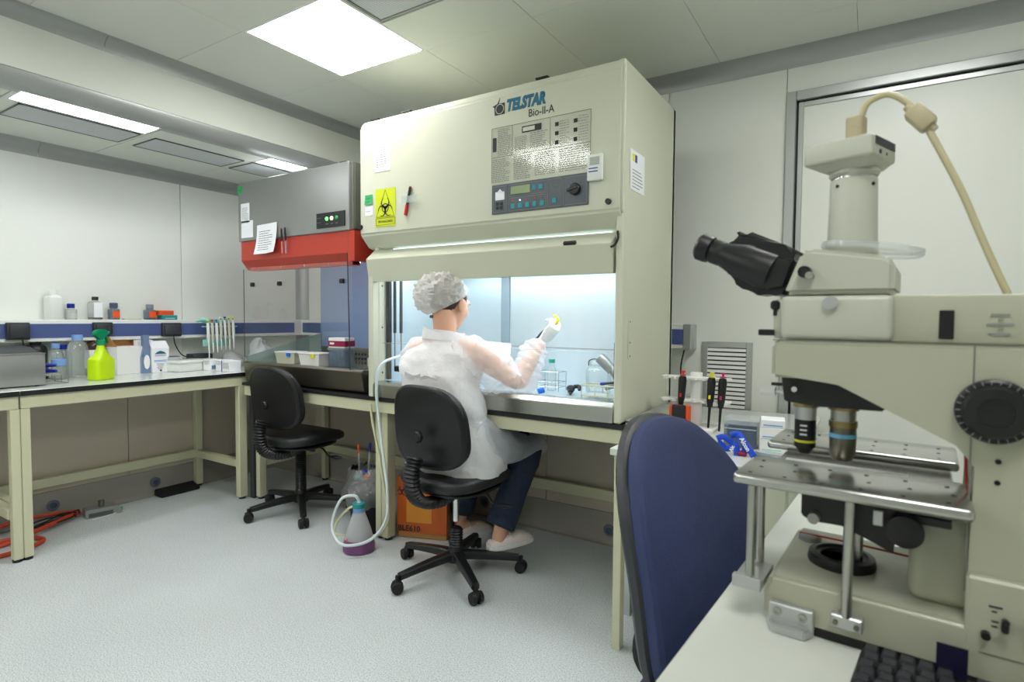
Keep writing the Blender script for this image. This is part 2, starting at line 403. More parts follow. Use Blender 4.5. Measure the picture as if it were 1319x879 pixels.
# walls
def panel_wall(name, label, ax, pos, spans, z0, z1, m, side):
    w = structure(name, label); 
    lo = min(a for a, b in spans); hi = max(b for a, b in spans)
    if ax == 'x': G().box((min(pos, pos-side*.08)-side*.012, lo, z0), (max(pos, pos-side*.08)-side*.012, hi, z1)).o('wall_backing', 'wall_back', w)
    else: G().box((lo, min(pos, pos-side*.08)-side*.012, z0), (hi, max(pos, pos-side*.08)-side*.012, z1)).o('wall_backing', 'wall_back', w)
    for a, b in spans:
        if ax == 'x': G().box((min(pos, pos-side*.012), a+.0015, z0), (max(pos, pos-side*.012), b-.0015, z1), .001).o('wall_panel', m, w)
        else: G().box((a+.0015, min(pos, pos-side*.012), z0), (b-.0015, max(pos, pos-side*.012), z1), .001).o('wall_panel', m, w)
    return w
panel_wall('wall_left', 'pale panelled left wall above the bench', 'x', XL, [(YR, -.3), (-.3, .9), (.9, 2.12), (2.12, YB)], .7, ZS, 'wall', 1)
bw = panel_wall('wall_back', 'pale panelled back wall', 'y', YB, [(XL, -3.0), (-3.0, -1.8), (-1.8, -.97), (-.97, -.385), (.9, XR)], 0, ZC, 'wall', -1)
G().box((-.385+.0015, YB, 2.31), (.9-.0015, YB+.012, ZC), .001).o('wall_panel', 'wall', bw)
panel_wall('wall_right', 'right wall beyond the microscope desk', 'x', XR, [(YR, -.3), (-.3, .9), (.9, 2.1), (2.1, YB)], 0, ZC, 'wall', -1)
panel_wall('wall_rear', 'wall behind the photographer', 'y', YR, [(XL, -3), (-3, -1.8), (-1.8, -.6), (-.6, .6), (.6, XR)], 0, ZC, 'wall', 1)
# lower service casings under the benches
lw = structure('wall_left_lower', 'lower casing of the left wall under the bench')
G().box((XL, YR, .0), (-4.012, 2.80, .74)).o('casing_backing', 'wall_back', lw)
for a, b in ((YR, .56), (.56, 1.74), (1.74, 2.92)):
    G().box((-4.012, a+.002, .17), (-4.0, min(b, 2.79)-.002, .74), .001).o('lower_panel', 'lowpanel', lw)
G().box((-4.012, YR, .74), (XL, 2.8, .752)).o('casing_top', 'wall', lw)
lb = structure('wall_back_lower', 'lower casing of the back wall under the benches')
G().box((XL, 2.802, 0), (-.84, YB, .74)).o('casing_backing', 'wall_back', lb)
for a, b in ((XL+.05, -2.72), (-2.72, -1.528), (-1.528, -.84)):
    G().box((a+.002, 2.79, .17), (b-.002, 2.802, .74), .001).o('lower_panel', 'lowpanel', lb)
G().box((-4.0, 2.79, .74), (-.84, YB, .752)).o('casing_top', 'wall', lb)
def kick(name, a, b, ax):
    k = structure(name, 'brown-grey coved skirting')
    pr = [(0, .168), (0, .03), (.004, .014), (.012, .004), (.03, .0), (.03, -.0), (-.008, .0), (-.008, .168)]
    if ax == 'left': G().prism([(-4.0+p, z) for p, z in pr], 'y', a, b).o('skirting_strip', 'kick', k)
    else:
        g = G().prism([(-p, z) for p, z in pr], 'x', a, b); g.warp(lambda c: V((c.x, c.y+2.79, c.z))); g.o('skirting_strip', 'kick', k)
kick('baseboard_left', YR, 2.79, 'left'); kick('baseboard_back', -4.0, -.84, 'back')
# ceiling coves
def cove(name, ax, pos, zc, a, b, sgn, r=.075, gaps=()):
    pr = [(0, 0), (0, -r)]+[(r-r*math.cos(t), -r+r*math.sin(t)) for t in [i*PI/2/8 for i in range(1, 9)]]
    t = structure(name, 'grey aluminium cove along the ceiling edge'); cuts = [a]+list(gaps)+[b]
    for p, q in zip(cuts, cuts[1:]):
        if ax == 'x': G().prism([(pos+sgn*u, zc+v) for u, v in pr], 'y', p+.001, q-.001).o('cove_strip', 'alu_cove', t)
        else:
            g = G().prism([(sgn*u+pos, zc+v) for u, v in pr], 'x', p+.001, q-.001); g.o('cove_strip', 'alu_cove', t)
cove('trim_1', 'x', XS, ZC, YR, YB, 1, .06, (1.28,)); cove('trim_2', 'x', XL, ZS, YR, YB, 1, .075, (1.33,)); cove('trim_3', 'y', YB, ZC, XS, XR, -1, .075); 
# rounded vertical corner of the alcove
g = G(); pr = [(0, 0)]+[(.075-.075*math.sin(t), .075-.075*math.cos(t)) for t in [i*PI/2/8 for i in range(9)]]
g.prism([(XL+u, YB-v) for u, v in pr], 'z', .752, ZS); g.o('trim_4', 'alu_cove', kind='structure', label='grey rounded strip in the room corner')
# door with wide aluminium frame on the back wall
dr = structure('door_1', 'wide pale door in an aluminium frame on the back wall')
x0, x1, zt = -.385, .9, 2.305; y = YB
g = G(); g.box((x0, y-.022, 0), (x0+.045, y+.02, zt), .004).box((x1-.045, y-.022, 0), (x1, y+.02, zt), .004).box((x0+.0455, y-.022, zt-.045), (x1-.0455, y+.02, zt), .004); g.o('door_frame', 'alu', dr)
g = G(); g.box((x0+.045, y+.004, 0), (x0+.055, y+.02, zt-.045)).box((x0+.045, y+.004, zt-.055), (x1-.045, y+.02, zt-.045)); g.o('door_seal', 'black', dr)
g = G(); g.box((x0+.055, y-.012, .01), (x0+.078, y+.02, zt-.055), .002).box((x1-.075, y-.012, .01), (x1-.052, y+.02, zt-.055), .002).box((x0+.0785, y-.012, zt-.078), (x1-.0755, y+.02, zt-.055), .002); g.o('leaf_frame', 'alu', dr)
G().box((x0+.078, y-.004, .01), (x1-.075, y+.02, zt-.078)).o('door_leaf', 'wall', dr)
# service trunking with blue cover, shelf on top
tk = structure('trim_5', 'white cable trunking with a blue cover along the left wall')
G().box((XL, YR, 1.04), (-3.955, YB, 1.165), .004).o('trunking_body', 'whiteplastic', tk)
G().box((-3.957, YR, 1.062), (-3.952, YB-.17, 1.142)).o('blue_cover', 'trunk_blue', tk)
tk2 = structure('trim_6', 'white cable trunking with a blue cover along the back wall')
G().box((-3.955, YB-.105, 1.04), (-.80, YB, 1.165), .004).o('trunking_body', 'whiteplastic', tk2)
G().box((-3.93, YB-.109, 1.062), (-.84, YB-.104, 1.142)).o('blue_cover', 'trunk_blue', tk2)
G().box((-.84, YB-.112, 1.033), (-.795, YB, 1.17), .005).o('end_cap', 'alu', tk2)
# slatted vent in the back wall
t = thing('wall_vent', 'grey framed slatted vent low on the back wall left of the door', 'vent', (-.62, YB, .7))
vx0, vx1, vz0, vz1 = -.765, -.512, .70, 1.078; yy = YB
g = G(); g.box((vx0, yy-.014, vz0), (vx0+.03, yy, vz1), .002).box((vx1-.03, yy-.014, vz0), (vx1, yy, vz1), .002).box((vx0+.03, yy-.014, vz1-.03), (vx1-.03, yy, vz1), .002).box((vx0+.03, yy-.014, vz0), (vx1-.03, yy, vz0+.03), .002); g.o('vent_frame', 'alu', t, W=True)
G().box((vx0+.03, yy-.004, vz0+.03), (vx1-.03, yy-.0005, vz1-.03)).o('vent_backing', 'black', t, W=True)
n = 14
for i in range(n):
    z = vz0+.03+(i+.5)*(vz1-vz0-.06)/n
    G().cbox((0, 0, 0), (vx1-vx0-.06, .0025, .0165), 0, 1, (R(-28), 0, 0)).o('slat', 'white', t, S=Matrix.Translation(((vx0+vx1)/2, yy-.009, z)))

# ================================================================ BENCHES
def frame_leg(g, x, y, z1, s=.045): g.box((x-s/2, y-s/2, .012), (x+s/2, y+s/2, z1), .003)
def leg(parent, x, y, z1, sx=.045, sy=.045, foot=True):
    l = G().box((x-sx/2, y-sy/2, .014), (x+sx/2, y+sy/2, z1), .003).o('leg', 'beige', parent, W=True)
    if foot: G().cyl((x, y, 0), (x, y, .014), .02, n=14).o('foot', 'rubber', l, W=True)
# left bench: two tables end to end under one white top
b = thing('lab_bench', 'long white-topped bench with cream steel legs along the left wall', 'bench', (-3.75, 1.6, 0))
G().box((-3.995, 1.03, .804), (-3.43, 2.2, .83), .002).o('worktop', 'benchtop', b, W=True)
G().box((-3.4305, 1.03, .8045), (-3.4265, 2.2, .8285)).o('front_edge', 'blackedge', b, W=True, label='black front edge of the white top')
G().box((-3.48, 1.032, .742), (-3.435, 2.198, .803), .003).o('front_rail', 'beige', b, W=True)
G().box((-3.99, 1.032, .742), (-3.95, 2.198, .803), .003).o('rear_rail', 'beige', b, W=True)
leg(b, -3.457, 1.050, .742, .042, .038); leg(b, -3.457, 2.17, .742, sy=.055); leg(b, -3.975, 1.054, .742); leg(b, -3.975, 2.17, .742)
G().box((-3.99, 1.075, .205), (-3.955, 2.15, .26), .003).o('rear_stretcher', 'beige', b, W=True)
for y in (1.054, 2.17): G().box((-3.955, y-.02, .205), (-3.48, y+.02, .255), .003).o('side_stretcher', 'beige', b, W=True)
b2 = thing('lab_bench', 'near end of the left bench, running out of the left edge', 'bench', (-3.75, .2, 0))
G().box((-3.995, -1.2, .804), (-3.43, 1.027, .83), .002).o('worktop', 'benchtop', b2, W=True)
G().box((-3.4305, -1.2, .8045), (-3.4265, 1.027, .8285)).o('front_edge', 'blackedge', b2, W=True, label='black front edge of the white top')
G().box((-3.48, -1.198, .742), (-3.435, 1.025, .803), .003).o('front_rail', 'beige', b2, W=True)
leg(b2, -3.457, 1.010, .742, .042, .038); leg(b2, -3.457, -1.17, .742); leg(b2, -3.975, 1.004, .742); leg(b2, -3.975, -1.17, .742)
G().box((-3.99, -1.15, .205), (-3.955, .98, .26), .003).o('rear_stretcher', 'beige', b2, W=True)
for y in (1.004, -1.17): G().box((-3.955, y-.02, .205), (-3.48, y+.02, .255), .003).o('side_stretcher', 'beige', b2, W=True)
# corner filler column
G().box((-3.423, 2.205, 0), (-3.383, 2.235, .80), .003).o('corner_post', 'charcoal', label='dark grey upright filler panel between the two benches', cat='panel')
# flow-hood bench
h = thing('hood_bench', 'cream steel bench that carries the grey flow hood', 'bench', (-2.8, 2.5, 0))
G().box((-3.38, 2.13, .755), (-2.192, 2.78, .772)).o('worktop', 'blackedge', h, W=True)
G().box((-3.375, 2.14, .69), (-2.192, 2.185, .754), .003).o('front_rail', 'beige', h, W=True)
leg(h, -3.352, 2.24, .69, .04, .05); leg(h, -3.352, 2.755, .69, .04, .04)
leg(h, -2.217, 2.20, .69, .04, .06)
G().box((-3.37, 2.27, .215), (-3.335, 2.73, .26), .003).o('side_stretcher', 'beige', h, W=True)
G().box((-3.33, 2.74, .215), (-2.2, 2.775, .27), .003).o('rear_stretcher', 'beige', h, W=True)
# safety-cabinet bench
h = thing('cabinet_bench', 'cream steel bench under the large safety cabinet', 'bench', (-1.5, 2.5, 0))
G().box((-2.187, 2.12, .756), (-.82, 2.78, .775)).o('worktop', 'blackedge', h, W=True)
G().box((-2.187, 2.13, .695), (-.83, 2.175, .755), .003).o('front_rail', 'beige', h, W=True)
leg(h, -2.17, 2.20, .695, .045, .06); leg(h, -.834, 2.175, .695, .012, .04); leg(h, -.85, 2.755, .695)
G().box((-2.14, 2.745, .24), (-.87, 2.78, .30), .003).o('rear_stretcher', 'beige', h, W=True)
# low partition
pt = structure('wall_partition', 'low cream partition with a grey cap right of the safety cabinet')
G().box((-.818, 2.165, .17), (-.795, 3.12, .782)).o('partition_panel', 'cabinet', pt)
G().box((-.816, 2.165, 0), (-.792, 3.12, .17)).o('skirting_strip', 'kick', pt)
G().box((-.82, 2.148, 0), (-.79, 2.166, .79), .001).o('end_profile', 'alu', pt)
G().box((-.82, 2.148, .782), (-.792, 3.12, .795), .001).o('cap_profile', 'alu', pt)
# round blue-grey sockets in the skirting
def disc(p, ax, label):
    M = Euler((0, PI/2, 0)).to_matrix() if ax == 'x' else Euler((PI/2, 0, 0)).to_matrix()
    t = thing('floor_outlet', label, 'outlet', p); G().lathe([(.032, 0), (.032, .004), (.027, .007), (.022, .007), (.019, .003), (.008, .003)], p, 24, M).o('cover_ring', 'sockets', t, W=True)
    G().lathe([(.016, 0), (.016, .008), (.010, .010), (.009, .004)], p, 20, M).o('cover_hub', 'navyfoot', t, W=True)
disc((-3.997, 1.336, .085), 'x', 'round grey outlet in the left skirting nearer the orange cables')
disc((-3.997, 1.896, .085), 'x', 'round grey outlet in the left skirting by the dark wedge')
disc((-1.144, 2.787, .075), 'y', 'round grey outlet in the skirting under the safety cabinet')
disc((-1.95, 2.787, .08), 'y', 'round grey outlet in the skirting behind the seated person')

# ================================================================ SAFETY CABINET
T = thing('safety_cabinet', 'large cream biological safety cabinet with control panel and lit work space', 'cabinet', (-1.55, 2.45, .775))
X0, X1, YF, YK = -2.23, -.83, 2.12, 2.78
g = G()
g.box((X0, 2.16, .775), (X0+.035, YK, 2.2), .004)                    # left side wall
g.box((X1-.032, 2.12, .777), (X1, YK, 2.205), .006)                  # right side wall
g.box((X0, YK-.03, .775), (X1, YK, 2.2))                            # back
g.box((X0, 2.20, 1.45), (X1-.03, YK, 2.2), .004)                      # upper body
g.o('body', 'cabinet', T, W=True)
G().box((X0-.005, YF, .777), (X0+.03, YF+.05, 1.5), .003).o('front_post', 'cabinet', T, W=True)
# upper hood with bevelled lip
g = G(); prof = [(2.10, 1.62), (2.10, 2.168), (2.132, 2.21), (2.30, 2.21), (2.30, 1.56), (2.20, 1.56), (2.165, 1.552)]
g.prism(prof, 'x', -2.275, -.832, .009, 2); g.o('upper_hood', 'cabinet', T, W=True)
# sash cover
g = G(); g.prism([(2.165, 1.546), (2.105, 1.494), (2.125, 1.378), (2.15, 1.378), (2.165, 1.40)], 'x', -2.235, -.872, .002); g.o('sash_cover', 'cabinet', T, W=True)
G().box((-2.10, 2.166, 1.541), (-.9, 2.199, 1.5485)).o('light_gap', 'gap_light', T, W=True, label='bright slit of lamp light above the sash cover')
G().box((-1.085, 2.103, 1.498), (-1.03, 2.118, 1.512), .001, 1, (R(-50), 0, 0)).o('latch', 'black', T, W=True)
# hood top clips
for x in (-2.2, -1.98, -1.21): G().box((x-.03, 2.13, 2.209), (x+.03, 2.15, 2.218), .002).o('top_clip', 'black', T, W=True)
# work space
g = G(); g.box((X0+.035, YK-.05, .83), (X1-.035, YK-.03, 1.46)); g.o('rear_liner', 'steel_in', T, W=True)
G().box((X0+.034, 2.2, .83), (X0+.04, YK-.05, 1.46)).o('side_liner', 'steel_in', T, W=True)
G().box((X1-.04, 2.2, .83), (X1-.033, YK-.05, 1.46)).o('side_liner', 'steel_in', T, W=True)
G().box((X0+.04, 2.22, .822), (X1-.04, YK-.05, .835)).o('work_surface', 'steel_in', T, W=True)
g = G()
g.prism([(2.117, .778), (2.117, .842), (2.135, .858), (2.20, .858), (2.225, .835), (2.225, .778)], 'x', X0+.03, X1-.033, .002); g.o('front_sill', 'steel', T, W=True)
G().box((X0+.04, 2.20, 1.436), (X1-.04, 2.42, 1.447)).o('lamp_diffuser', 'tube_light', T, W=True)
G().box((X0+.045, YK-.052, 1.035), (X1-.045, YK-.0495, 1.0375)).o('liner_seam', 'steel_dk', T, W=True)
for x, wd in ((-1.80, .06),): G().box((x, YK-.056, .84), (x+wd, YK-.05, 1.436), .002).o('rear_reflection', 'reflection_grey', T, W=True)  # strip paints a soft vertical reflection band on the steel liner
G().box((X0+.04, 2.175, 1.058), (X1-.036, 2.181, 1.40)).o('glass_sash', 'glass', T, W=True)
G().box((X0+.04, 2.174, 1.056), (X1-.036, 2.182, 1.0585)).o('sash_edge', 'clear_plastic', T, W=True)
g = G().box((-.872, 2.15, 1.07), (-.864, 2.2, 1.45)).box((-.874, 2.15, .95), (-.866, 2.2, 1.10)); g.o('sash_guide', 'black', T, W=True)
# guides, dark tubes and thin rods at the left inside
G().box((-2.188, 2.20, 1.06), (-2.165, 2.225, 1.42), .003).o('sash_guide', 'black', T, W=True)
G().box((-2.188, 2.205, .862), (-2.168, 2.225, 1.06), .002).o('guide_rail', 'steel_dk', T, W=True)
for x, yq in ((-2.16, 2.24), (-2.115, 2.24)):
    G().cyl((x, yq, 1.11), (x, yq, 1.44), .0085, n=12).o('dark_tube', 'charcoal', T, W=True)
    G().cyl((x, yq, .93), (x, yq, 1.11), .003, n=8).o('thin_rod', 'steel_dk', T, W=True)
G().box((-2.15, 2.22, .905), (-2.085, 2.245, .935), .004).o('dark_block', 'black', T, W=True)
for z in (.90, 1.14, 1.36): G().cyl((-2.196, 2.185, z), (-2.196, 2.178, z), .005, n=10).o('screw', 'navyfoot', T, W=True)
# hose on the right and side handle
G().tube([(-.862, 2.14, 1.542), (-.850, 2.112, 1.535), (-.846, 2.105, 1.51), (-.858, 2.10, 1.485), (-.874, 2.10, 1.478)], .005, 8).o('cable_loop', 'black', T, W=True)
g = G(); n = 24; pts = []
for i in range(n):
    a = 2*PI*i/n; pts.append((2.20+.016*math.cos(a), 1.115+(.066 if math.sin(a) >= 0 else -.066)+.016*math.sin(a)))
g.prism(pts, 'x', X1-.001, X1+.003, 0); g.o('side_hatch', 'cabinet', T, W=True)
hp = T
for z in (1.045, 1.10, 1.185): G().cyl((X1+.003, 2.20, z), (X1+.005, 2.20, z), .004, n=8).o('screw', 'steel', T, W=True)
# front face stops
for x, z in ((-2.262, 1.662), (-.885, 1.655)): G().cyl((x, 2.10, z), (x, 2.088, z), .0125, .011, 16).o('stop_button', 'black', T, W=True)
# ---- printing and controls on the hood face
YFc = 2.0995
lg = G(); lg.prism([(-1.438+x, 2.083+z) for x, z in ((.012, .0), (.064, 0), (.064, .048), (.034, .048), (.040, .074), (.026, .048), (.0, .040), (.010, .034))], 'y', YFc-.0012, YFc); lo = lg.o('logo_emblem', 'ink', T, W=True)
M90 = Euler((PI/2, 0, 0)).to_matrix()
lgr = G(); lgr.lathe([(.019, 0), (.0215, 0), (.0215, .0008), (.019, .0008)], (-1.399, YFc-.0012, 2.107), 24, M90, cap=False); lgr.o('emblem_ring', 'cabinet', lo, W=True)
text('lettering', 'TELSTAR', .066, 'teal_ink', T, (-1.366, YFc-.0002, 2.092), shear=.22, bold=.0042, sx=.735)
text('lettering', 'Bio-II-A', .046, 'ink', T, (-1.255, YFc-.0002, 2.047), sx=.86)
sh = G().box((-1.441, YFc-.0008, 1.785), (-.964, YFc, 2.028)).o('instruction_sheet', 'film_print', T, W=True)
sh.data.materials.clear(); sh.data.materials.append(MATS['film_print'])
g = G(); yl = YFc-.0015
def ln(a, b, w=.0012):
    g.box((min(a[0], b[0])-w/2, yl, min(a[1], b[1])-w/2), (max(a[0], b[0])+w/2, yl+.0006, max(a[1], b[1])+w/2))
for a, b_ in (((-1.44, 2.027), (-.965, 2.027)), ((-1.44, 1.9), (-.965, 1.9)), ((-1.44, 1.79), (-1.44, 2.027)), ((-1.334, 1.9), (-1.334, 2.027)), ((-1.148, 1.9), (-1.148, 2.027)), ((-.965, 1.79), (-.965, 2.027))): ln(a, b_)
g.box((-1.435, yl, 1.925), (-1.416, yl+.0006, 1.985)); 
g.box((-1.285, yl, 1.985), (-1.19, yl+.0006, 2.012)); g.o('sheet_lines', 'ink', sh, W=True)
G().box((-1.28, yl-.0006, 1.990), (-1.222, yl, 2.007)).o('display_print', 'cabinet', sh, W=True)
g = G()
for i in range(3):
    for k in range(2):
        g.box((-1.125+k*.085, yl, 1.912+i*.037), (-1.109+k*.085, yl+.0006, 1.928+i*.037))
g.o('key_symbols', 'ink', sh, W=True)
for k, (a, b_, c, d, n, s_) in enumerate(((-1.408, -1.342, 1.905, 2.022, 15, 3), (-1.32, -1.262, 1.915, 1.975, 8, 4), (-1.245, -1.16, 1.915, 1.982, 8, 5), (-1.103, -1.062, 1.908, 2.008, 10, 6), (-1.018, -.975, 1.908, 2.015, 10, 7),
        (-1.436, -1.345, 1.79, 1.893, 13, 8), (-1.326, -1.24, 1.79, 1.893, 12, 9), (-1.22, -1.125, 1.795, 1.893, 12, 10), (-1.105, -.972, 1.795, 1.893, 11, 11))):
    dashes(a, b_, c, d, n, yl+.0006, .0024, seed=s_).o('print_lines', 'inkgrey', sh, W=True)
# control panel
cp = G().box((-1.437, YFc-.003, 1.652), (-.970, YFc, 1.780), .002).o('control_panel', 'panelgrey', T, W=True)
def outl(x0, x1, z0, z1, w=.0016):
    g = G(); yq = YFc-.0042
    for a, b_ in (((x0, z0), (x1, z0)), ((x0, z1), (x1, z1)), ((x0, z0), (x0, z1)), ((x1, z0), (x1, z1))): g.box((min(a[0], b_[0])-w/2, yq, min(a[1], b_[1])-w/2), (max(a[0], b_[0])+w/2, yq+.0012, max(a[1], b_[1])+w/2))
    return g
for q in ((-1.428, -1.358, 1.660, 1.771), (-1.346, -1.165, 1.722, 1.771), (-1.346, -1.165, 1.660, 1.714), (-1.153, -1.092, 1.660, 1.771), (-1.080, -.978, 1.660, 1.771)): outl(*q).o('panel_outline', 'inkgrey', cp, W=True)
G().box((-1.338, YFc-.005, 1.730), (-1.24, YFc-.003, 1.764), .001).o('display_screen', 'lcd', cp, W=True)
for x, z in ((-1.222, 1.748), (-1.188, 1.748))+tuple((-1.326+i*.036, 1.679) for i in range(5))+((-1.124, 1.684),):
    G().box((x-.010, YFc-.006, z-.011), (x+.010, YFc-.003, z+.011), .0015).o('button', 'teal_button', cp, W=True)
for i in range(5): G().cyl((-1.326+i*.036, YFc-.003, 1.702), (-1.326+i*.036, YFc-.006, 1.702), .003, n=10).o('indicator_light', 'led_white' if i == 1 else 'orange_label', cp, W=True)
G().lathe([(.024, 0), (.024, .012), (.020, .018), (.004, .019)], (-1.028, YFc-.003, 1.718), 22, M90).o('dial_knob', 'black', cp, W=True)
G().box((-1.06, YFc-.026, 1.712), (-1.012, YFc-.018, 1.724), .003, 1, (0, R(-14), 0)).o('dial_pointer', 'blackplastic', cp, W=True)
g = G()
for k in range(9):
    a = R(-30+k*30); g.cbox((-1.028+.037*math.cos(a), YFc-.0042, 1.716+.037*math.sin(a)), (.002, .0012, .007), 0, 1, (0, -a+PI/2, 0))
g.o('dial_marks', 'inkgrey', cp, W=True)
G().box((-1.418, YFc-.0045, 1.712), (-1.370, YFc-.003, 1.748), .001).prism([(-1.41, 1.745), (-1.378, 1.745), (-1.394, 1.76)], 'y', YFc-.0045, YFc-.003).o('sticker', 'paper', cp, W=True)
g = G()
for i in range(4): g.box((-1.414+(i % 2)*.02, YFc-.0055, 1.672+(i//2)*.018), (-1.400+(i % 2)*.02, YFc-.003, 1.685+(i//2)*.018), .001)
g.o('keypad', 'black', cp, W=True)
text('lettering', '((•))', .02, 'inkgrey', cp, (-1.139, YFc-.0038, 1.74))
# stickers on the cabinet
def sheetpaper(name, label, cat, x0, x1, z0, z1, y=YFc, rows=0, m='paper', tilt=0, seed=3, rx0=.15, rx1=.85, rz0=.1, rz1=.8, inkm='inkgrey', cl=None, rh=.003):
    t = thing(name, label, cat, ((x0+x1)/2, y, (z0+z1)/2), rot=(0, tilt, 0)); w_, h_ = (x1-x0)/2, (z1-z0)/2
    n = 6; rows_ = []
    for j in range(n+1):
        vv = j/n; rows_.append([V((-w_+2*w_*i/n, -.0012-(cl or 0)*((1-vv)**2)*(.4+.6*abs(i/n-.5)*2), -h_+2*h_*vv)) for i in range(n+1)])
    s = G().sheet(rows_); ob = s.o('paper_sheet', m, t)
    if rows: dashes(-w_+2*w_*rx0, -w_+2*w_*rx1, -h_+2*h_*rz0, -h_+2*h_*rz1, rows, -.0016, rh, seed=seed).warp(lambda c: V((c.x, c.y-(cl or 0)*((1-(c.z+h_)/(2*h_))**2)*(.4+.6*abs(c.x/(2*w_))*2), c.z))).o('print_lines', inkm, t)
    return t
sheetpaper('paper_note', 'white printed table label at the upper left of the safety cabinet', 'label', -2.168, -2.055, 1.93, 2.115, rows=11, tilt=R(0))
t = sheetpaper('biohazard_sign', 'yellow biohazard sign with black symbol on the safety cabinet', 'sign', -2.158, -2.018, 1.652, 1.842, m='yellowsign')
yq = -.0022
g = G()
def ringp(g, cx, cz, r0, r1, a0, a1, n=22, y=yq):
    A = [];
    for i in range(n+1):
        a = a0+(a1-a0)*i/n; A.append(((cx+r0*math.cos(a), cz+r0*math.sin(a)), (cx+r1*math.cos(a), cz+r1*math.sin(a))))
    for (p, q), (p2, q2) in zip(A, A[1:]): g.prism([p, q, q2, p2], 'y', y-.0004, y+.0004)
cz0 = -.002
for k in range(3):                                   # three open horns round a centre
    a = PI/2+k*2*PI/3; cx, cz = .0255*math.cos(a), cz0+.0255*math.sin(a)
    for i in range(26):
        t0 = a+R(28)+i*R(304)/26; t1 = t0+R(304)/26; f = abs((i+.5)/26-.5)*2; wd = .0095*(1-f)+.0014
        p = lambda tt, rr: (cx+rr*math.cos(tt), cz+rr*math.sin(tt)); ro = .0275
        g.prism([p(t0, ro-wd), p(t0, ro), p(t1, ro), p(t1, ro-wd)], 'y', yq-.0004, yq+.0004)
ringp(g, 0, cz0, .019, .0235, 0, 2*PI, 28)
g.o('biohazard_symbol', 'ink', t)
g = G()
tri = [(0, .088), (.062, -.045), (-.062, -.045)]
for p, q in zip(tri, tri[1:]+tri[:1]):
    d = V((q[0]-p[0], q[1]-p[1])); nrm = V((-d.y, d.x)).normalized()*.0007; g.prism([(p[0]-nrm.x, p[1]-nrm.y), (q[0]-nrm.x, q[1]-nrm.y), (q[0]+nrm.x, q[1]+nrm.y), (p[0]+nrm.x, p[1]+nrm.y)], 'y', yq-.0003, yq+.0003)
for z in (-.052, -.085): g.box((-.064, yq-.0003, z-.0006), (.064, yq+.0003, z+.0006))
for x in (-.064, .064): g.box((x-.0006, yq-.0003, -.085), (x+.0006, yq+.0003, -.052))
g.o('triangle_outline', 'ink', t)
text('lettering', 'BIOHAZARD', .0175, 'ink', t, (-.048, -.0018, -.0745), W=False, depth=.0004)
sheetpaper('green_note', 'small green note beside the biohazard sign', 'note', -2.232, -2.178, 1.772, 1.822, m='green_label', rows=2, inkm='ink', cl=.006)
sheetpaper('white_note', 'small white note below the green one beside the biohazard sign', 'note', -2.232, -2.175, 1.716, 1.765, rows=1)
sheetpaper('side_notice', 'white notice with coloured emblems on the right side of the safety cabinet', 'notice', 0, .165, 0, .16, rows=6, rz0=.05, rz1=.55)
sn = [o for o in bpy.data.objects if o.name.startswith('side_notice')][0]; sn.location = (X1+.0005, 2.262, 1.795); sn.rotation_euler = (R(0), 0, R(90))
G().box((-.06, -.0022, .035), (-.035, -.0012, .065)).o('yellow_emblem', 'yellow_plastic', sn); G().box((-.03, -.0022, .035), (-.008, -.0012, .065)).o('blue_emblem', 'blue_plastic', sn)
# thermometer/timer stuck on the panel
t = thing('digital_timer', 'small white digital timer stuck at the right of the instruction sheet', 'timer', (-.94, YFc, 1.79))
G().box((-.972, YFc-.018, 1.741), (-.907, YFc, 1.843), .004, 2).o('housing', 'whiteplastic', t, W=True)
G().box((-.96, YFc-.020, 1.802), (-.918, YFc-.0175, 1.832), .001).o('screen', 'lcdgrey', t, W=True)
g = G().box((-.964, YFc-.0195, 1.786), (-.925, YFc-.0178, 1.790)).box((-.964, YFc-.0195, 1.774), (-.925, YFc-.0178, 1.778)); g.o('blue_stripe', 'blue_plastic', t, W=True)
# marker taped to the hood
t = thing('marker_pen', 'red and black marker pen taped slanting on the safety cabinet', 'pen', (-1.93, YFc-.008, 1.765), rot=(0, R(14), 0))
G().cyl((0, 0, -.02), (0, 0, .062), .0065, n=12).o('barrel', 'charcoal', t); G().cyl((0, 0, .062), (0, 0, .068), .006, n=12).o('barrel_end', 'red_plastic', t); G().cyl((0, 0, -.073), (0, 0, -.02), .0075, n=12).o('cap', 'red_plastic', t)
G().box((-1.965, YFc-.0165, 1.752), (-1.865, YFc-.0158, 1.785)).o('clear_tape', 'clear_plastic', T, W=True)

# ================================================================ GREY FLOW HOOD
H = thing('flow_hood', 'grey and red laminar flow hood with glass front and steel work tray', 'hood', (-2.85, 2.45, .772))
a0, a1, f0, f1 = -3.42, -2.405, 2.145, 2.76
G().box((a0, f0, 1.665), (a1, f1, 2.035), .004).o('filter_housing', 'greymetal', H, W=True)
G().box((a1-.0005, f0+.02, 1.672), (a1+.012, f1, 2.035), .001).o('ribbed_side', 'greyside', H, W=True)
for i in range(9): G().box((a1+.012, f0+.03+i*.064, 1.68), (a1+.016, f0+.07+i*.064, 2.03)).o('rib', 'greyside', H, W=True)
g = G(); g.prism([(2.155, 1.664), (2.155, 1.545), (2.20, 1.487), (2.235, 1.487), (2.235, 1.664)], 'x', a0+.012, a1-.02, .001)
g.box((a1-.02, 2.155, 1.50), (a1+.03, 2.5, 1.664)); g.o('red_valance', 'red', H, W=True, label='red sloping valance under the grey housing')
g = G(); g.box((a0+.06, 2.188, 1.482), (a1-.02, 2.24, 1.505)); g.o('valance_rail', 'red', H, W=True)
for x in (-3.27, -3.05, -2.83, -2.62): G().cyl((x, 2.189, 1.493), (x, 2.184, 1.493), .006, n=10).o('rivet', 'steel', H, W=True)
G().box((-2.665, f0-.006, 1.69), (-2.433, f0, 1.773), .001).o('switch_panel', 'black', H, W=True)
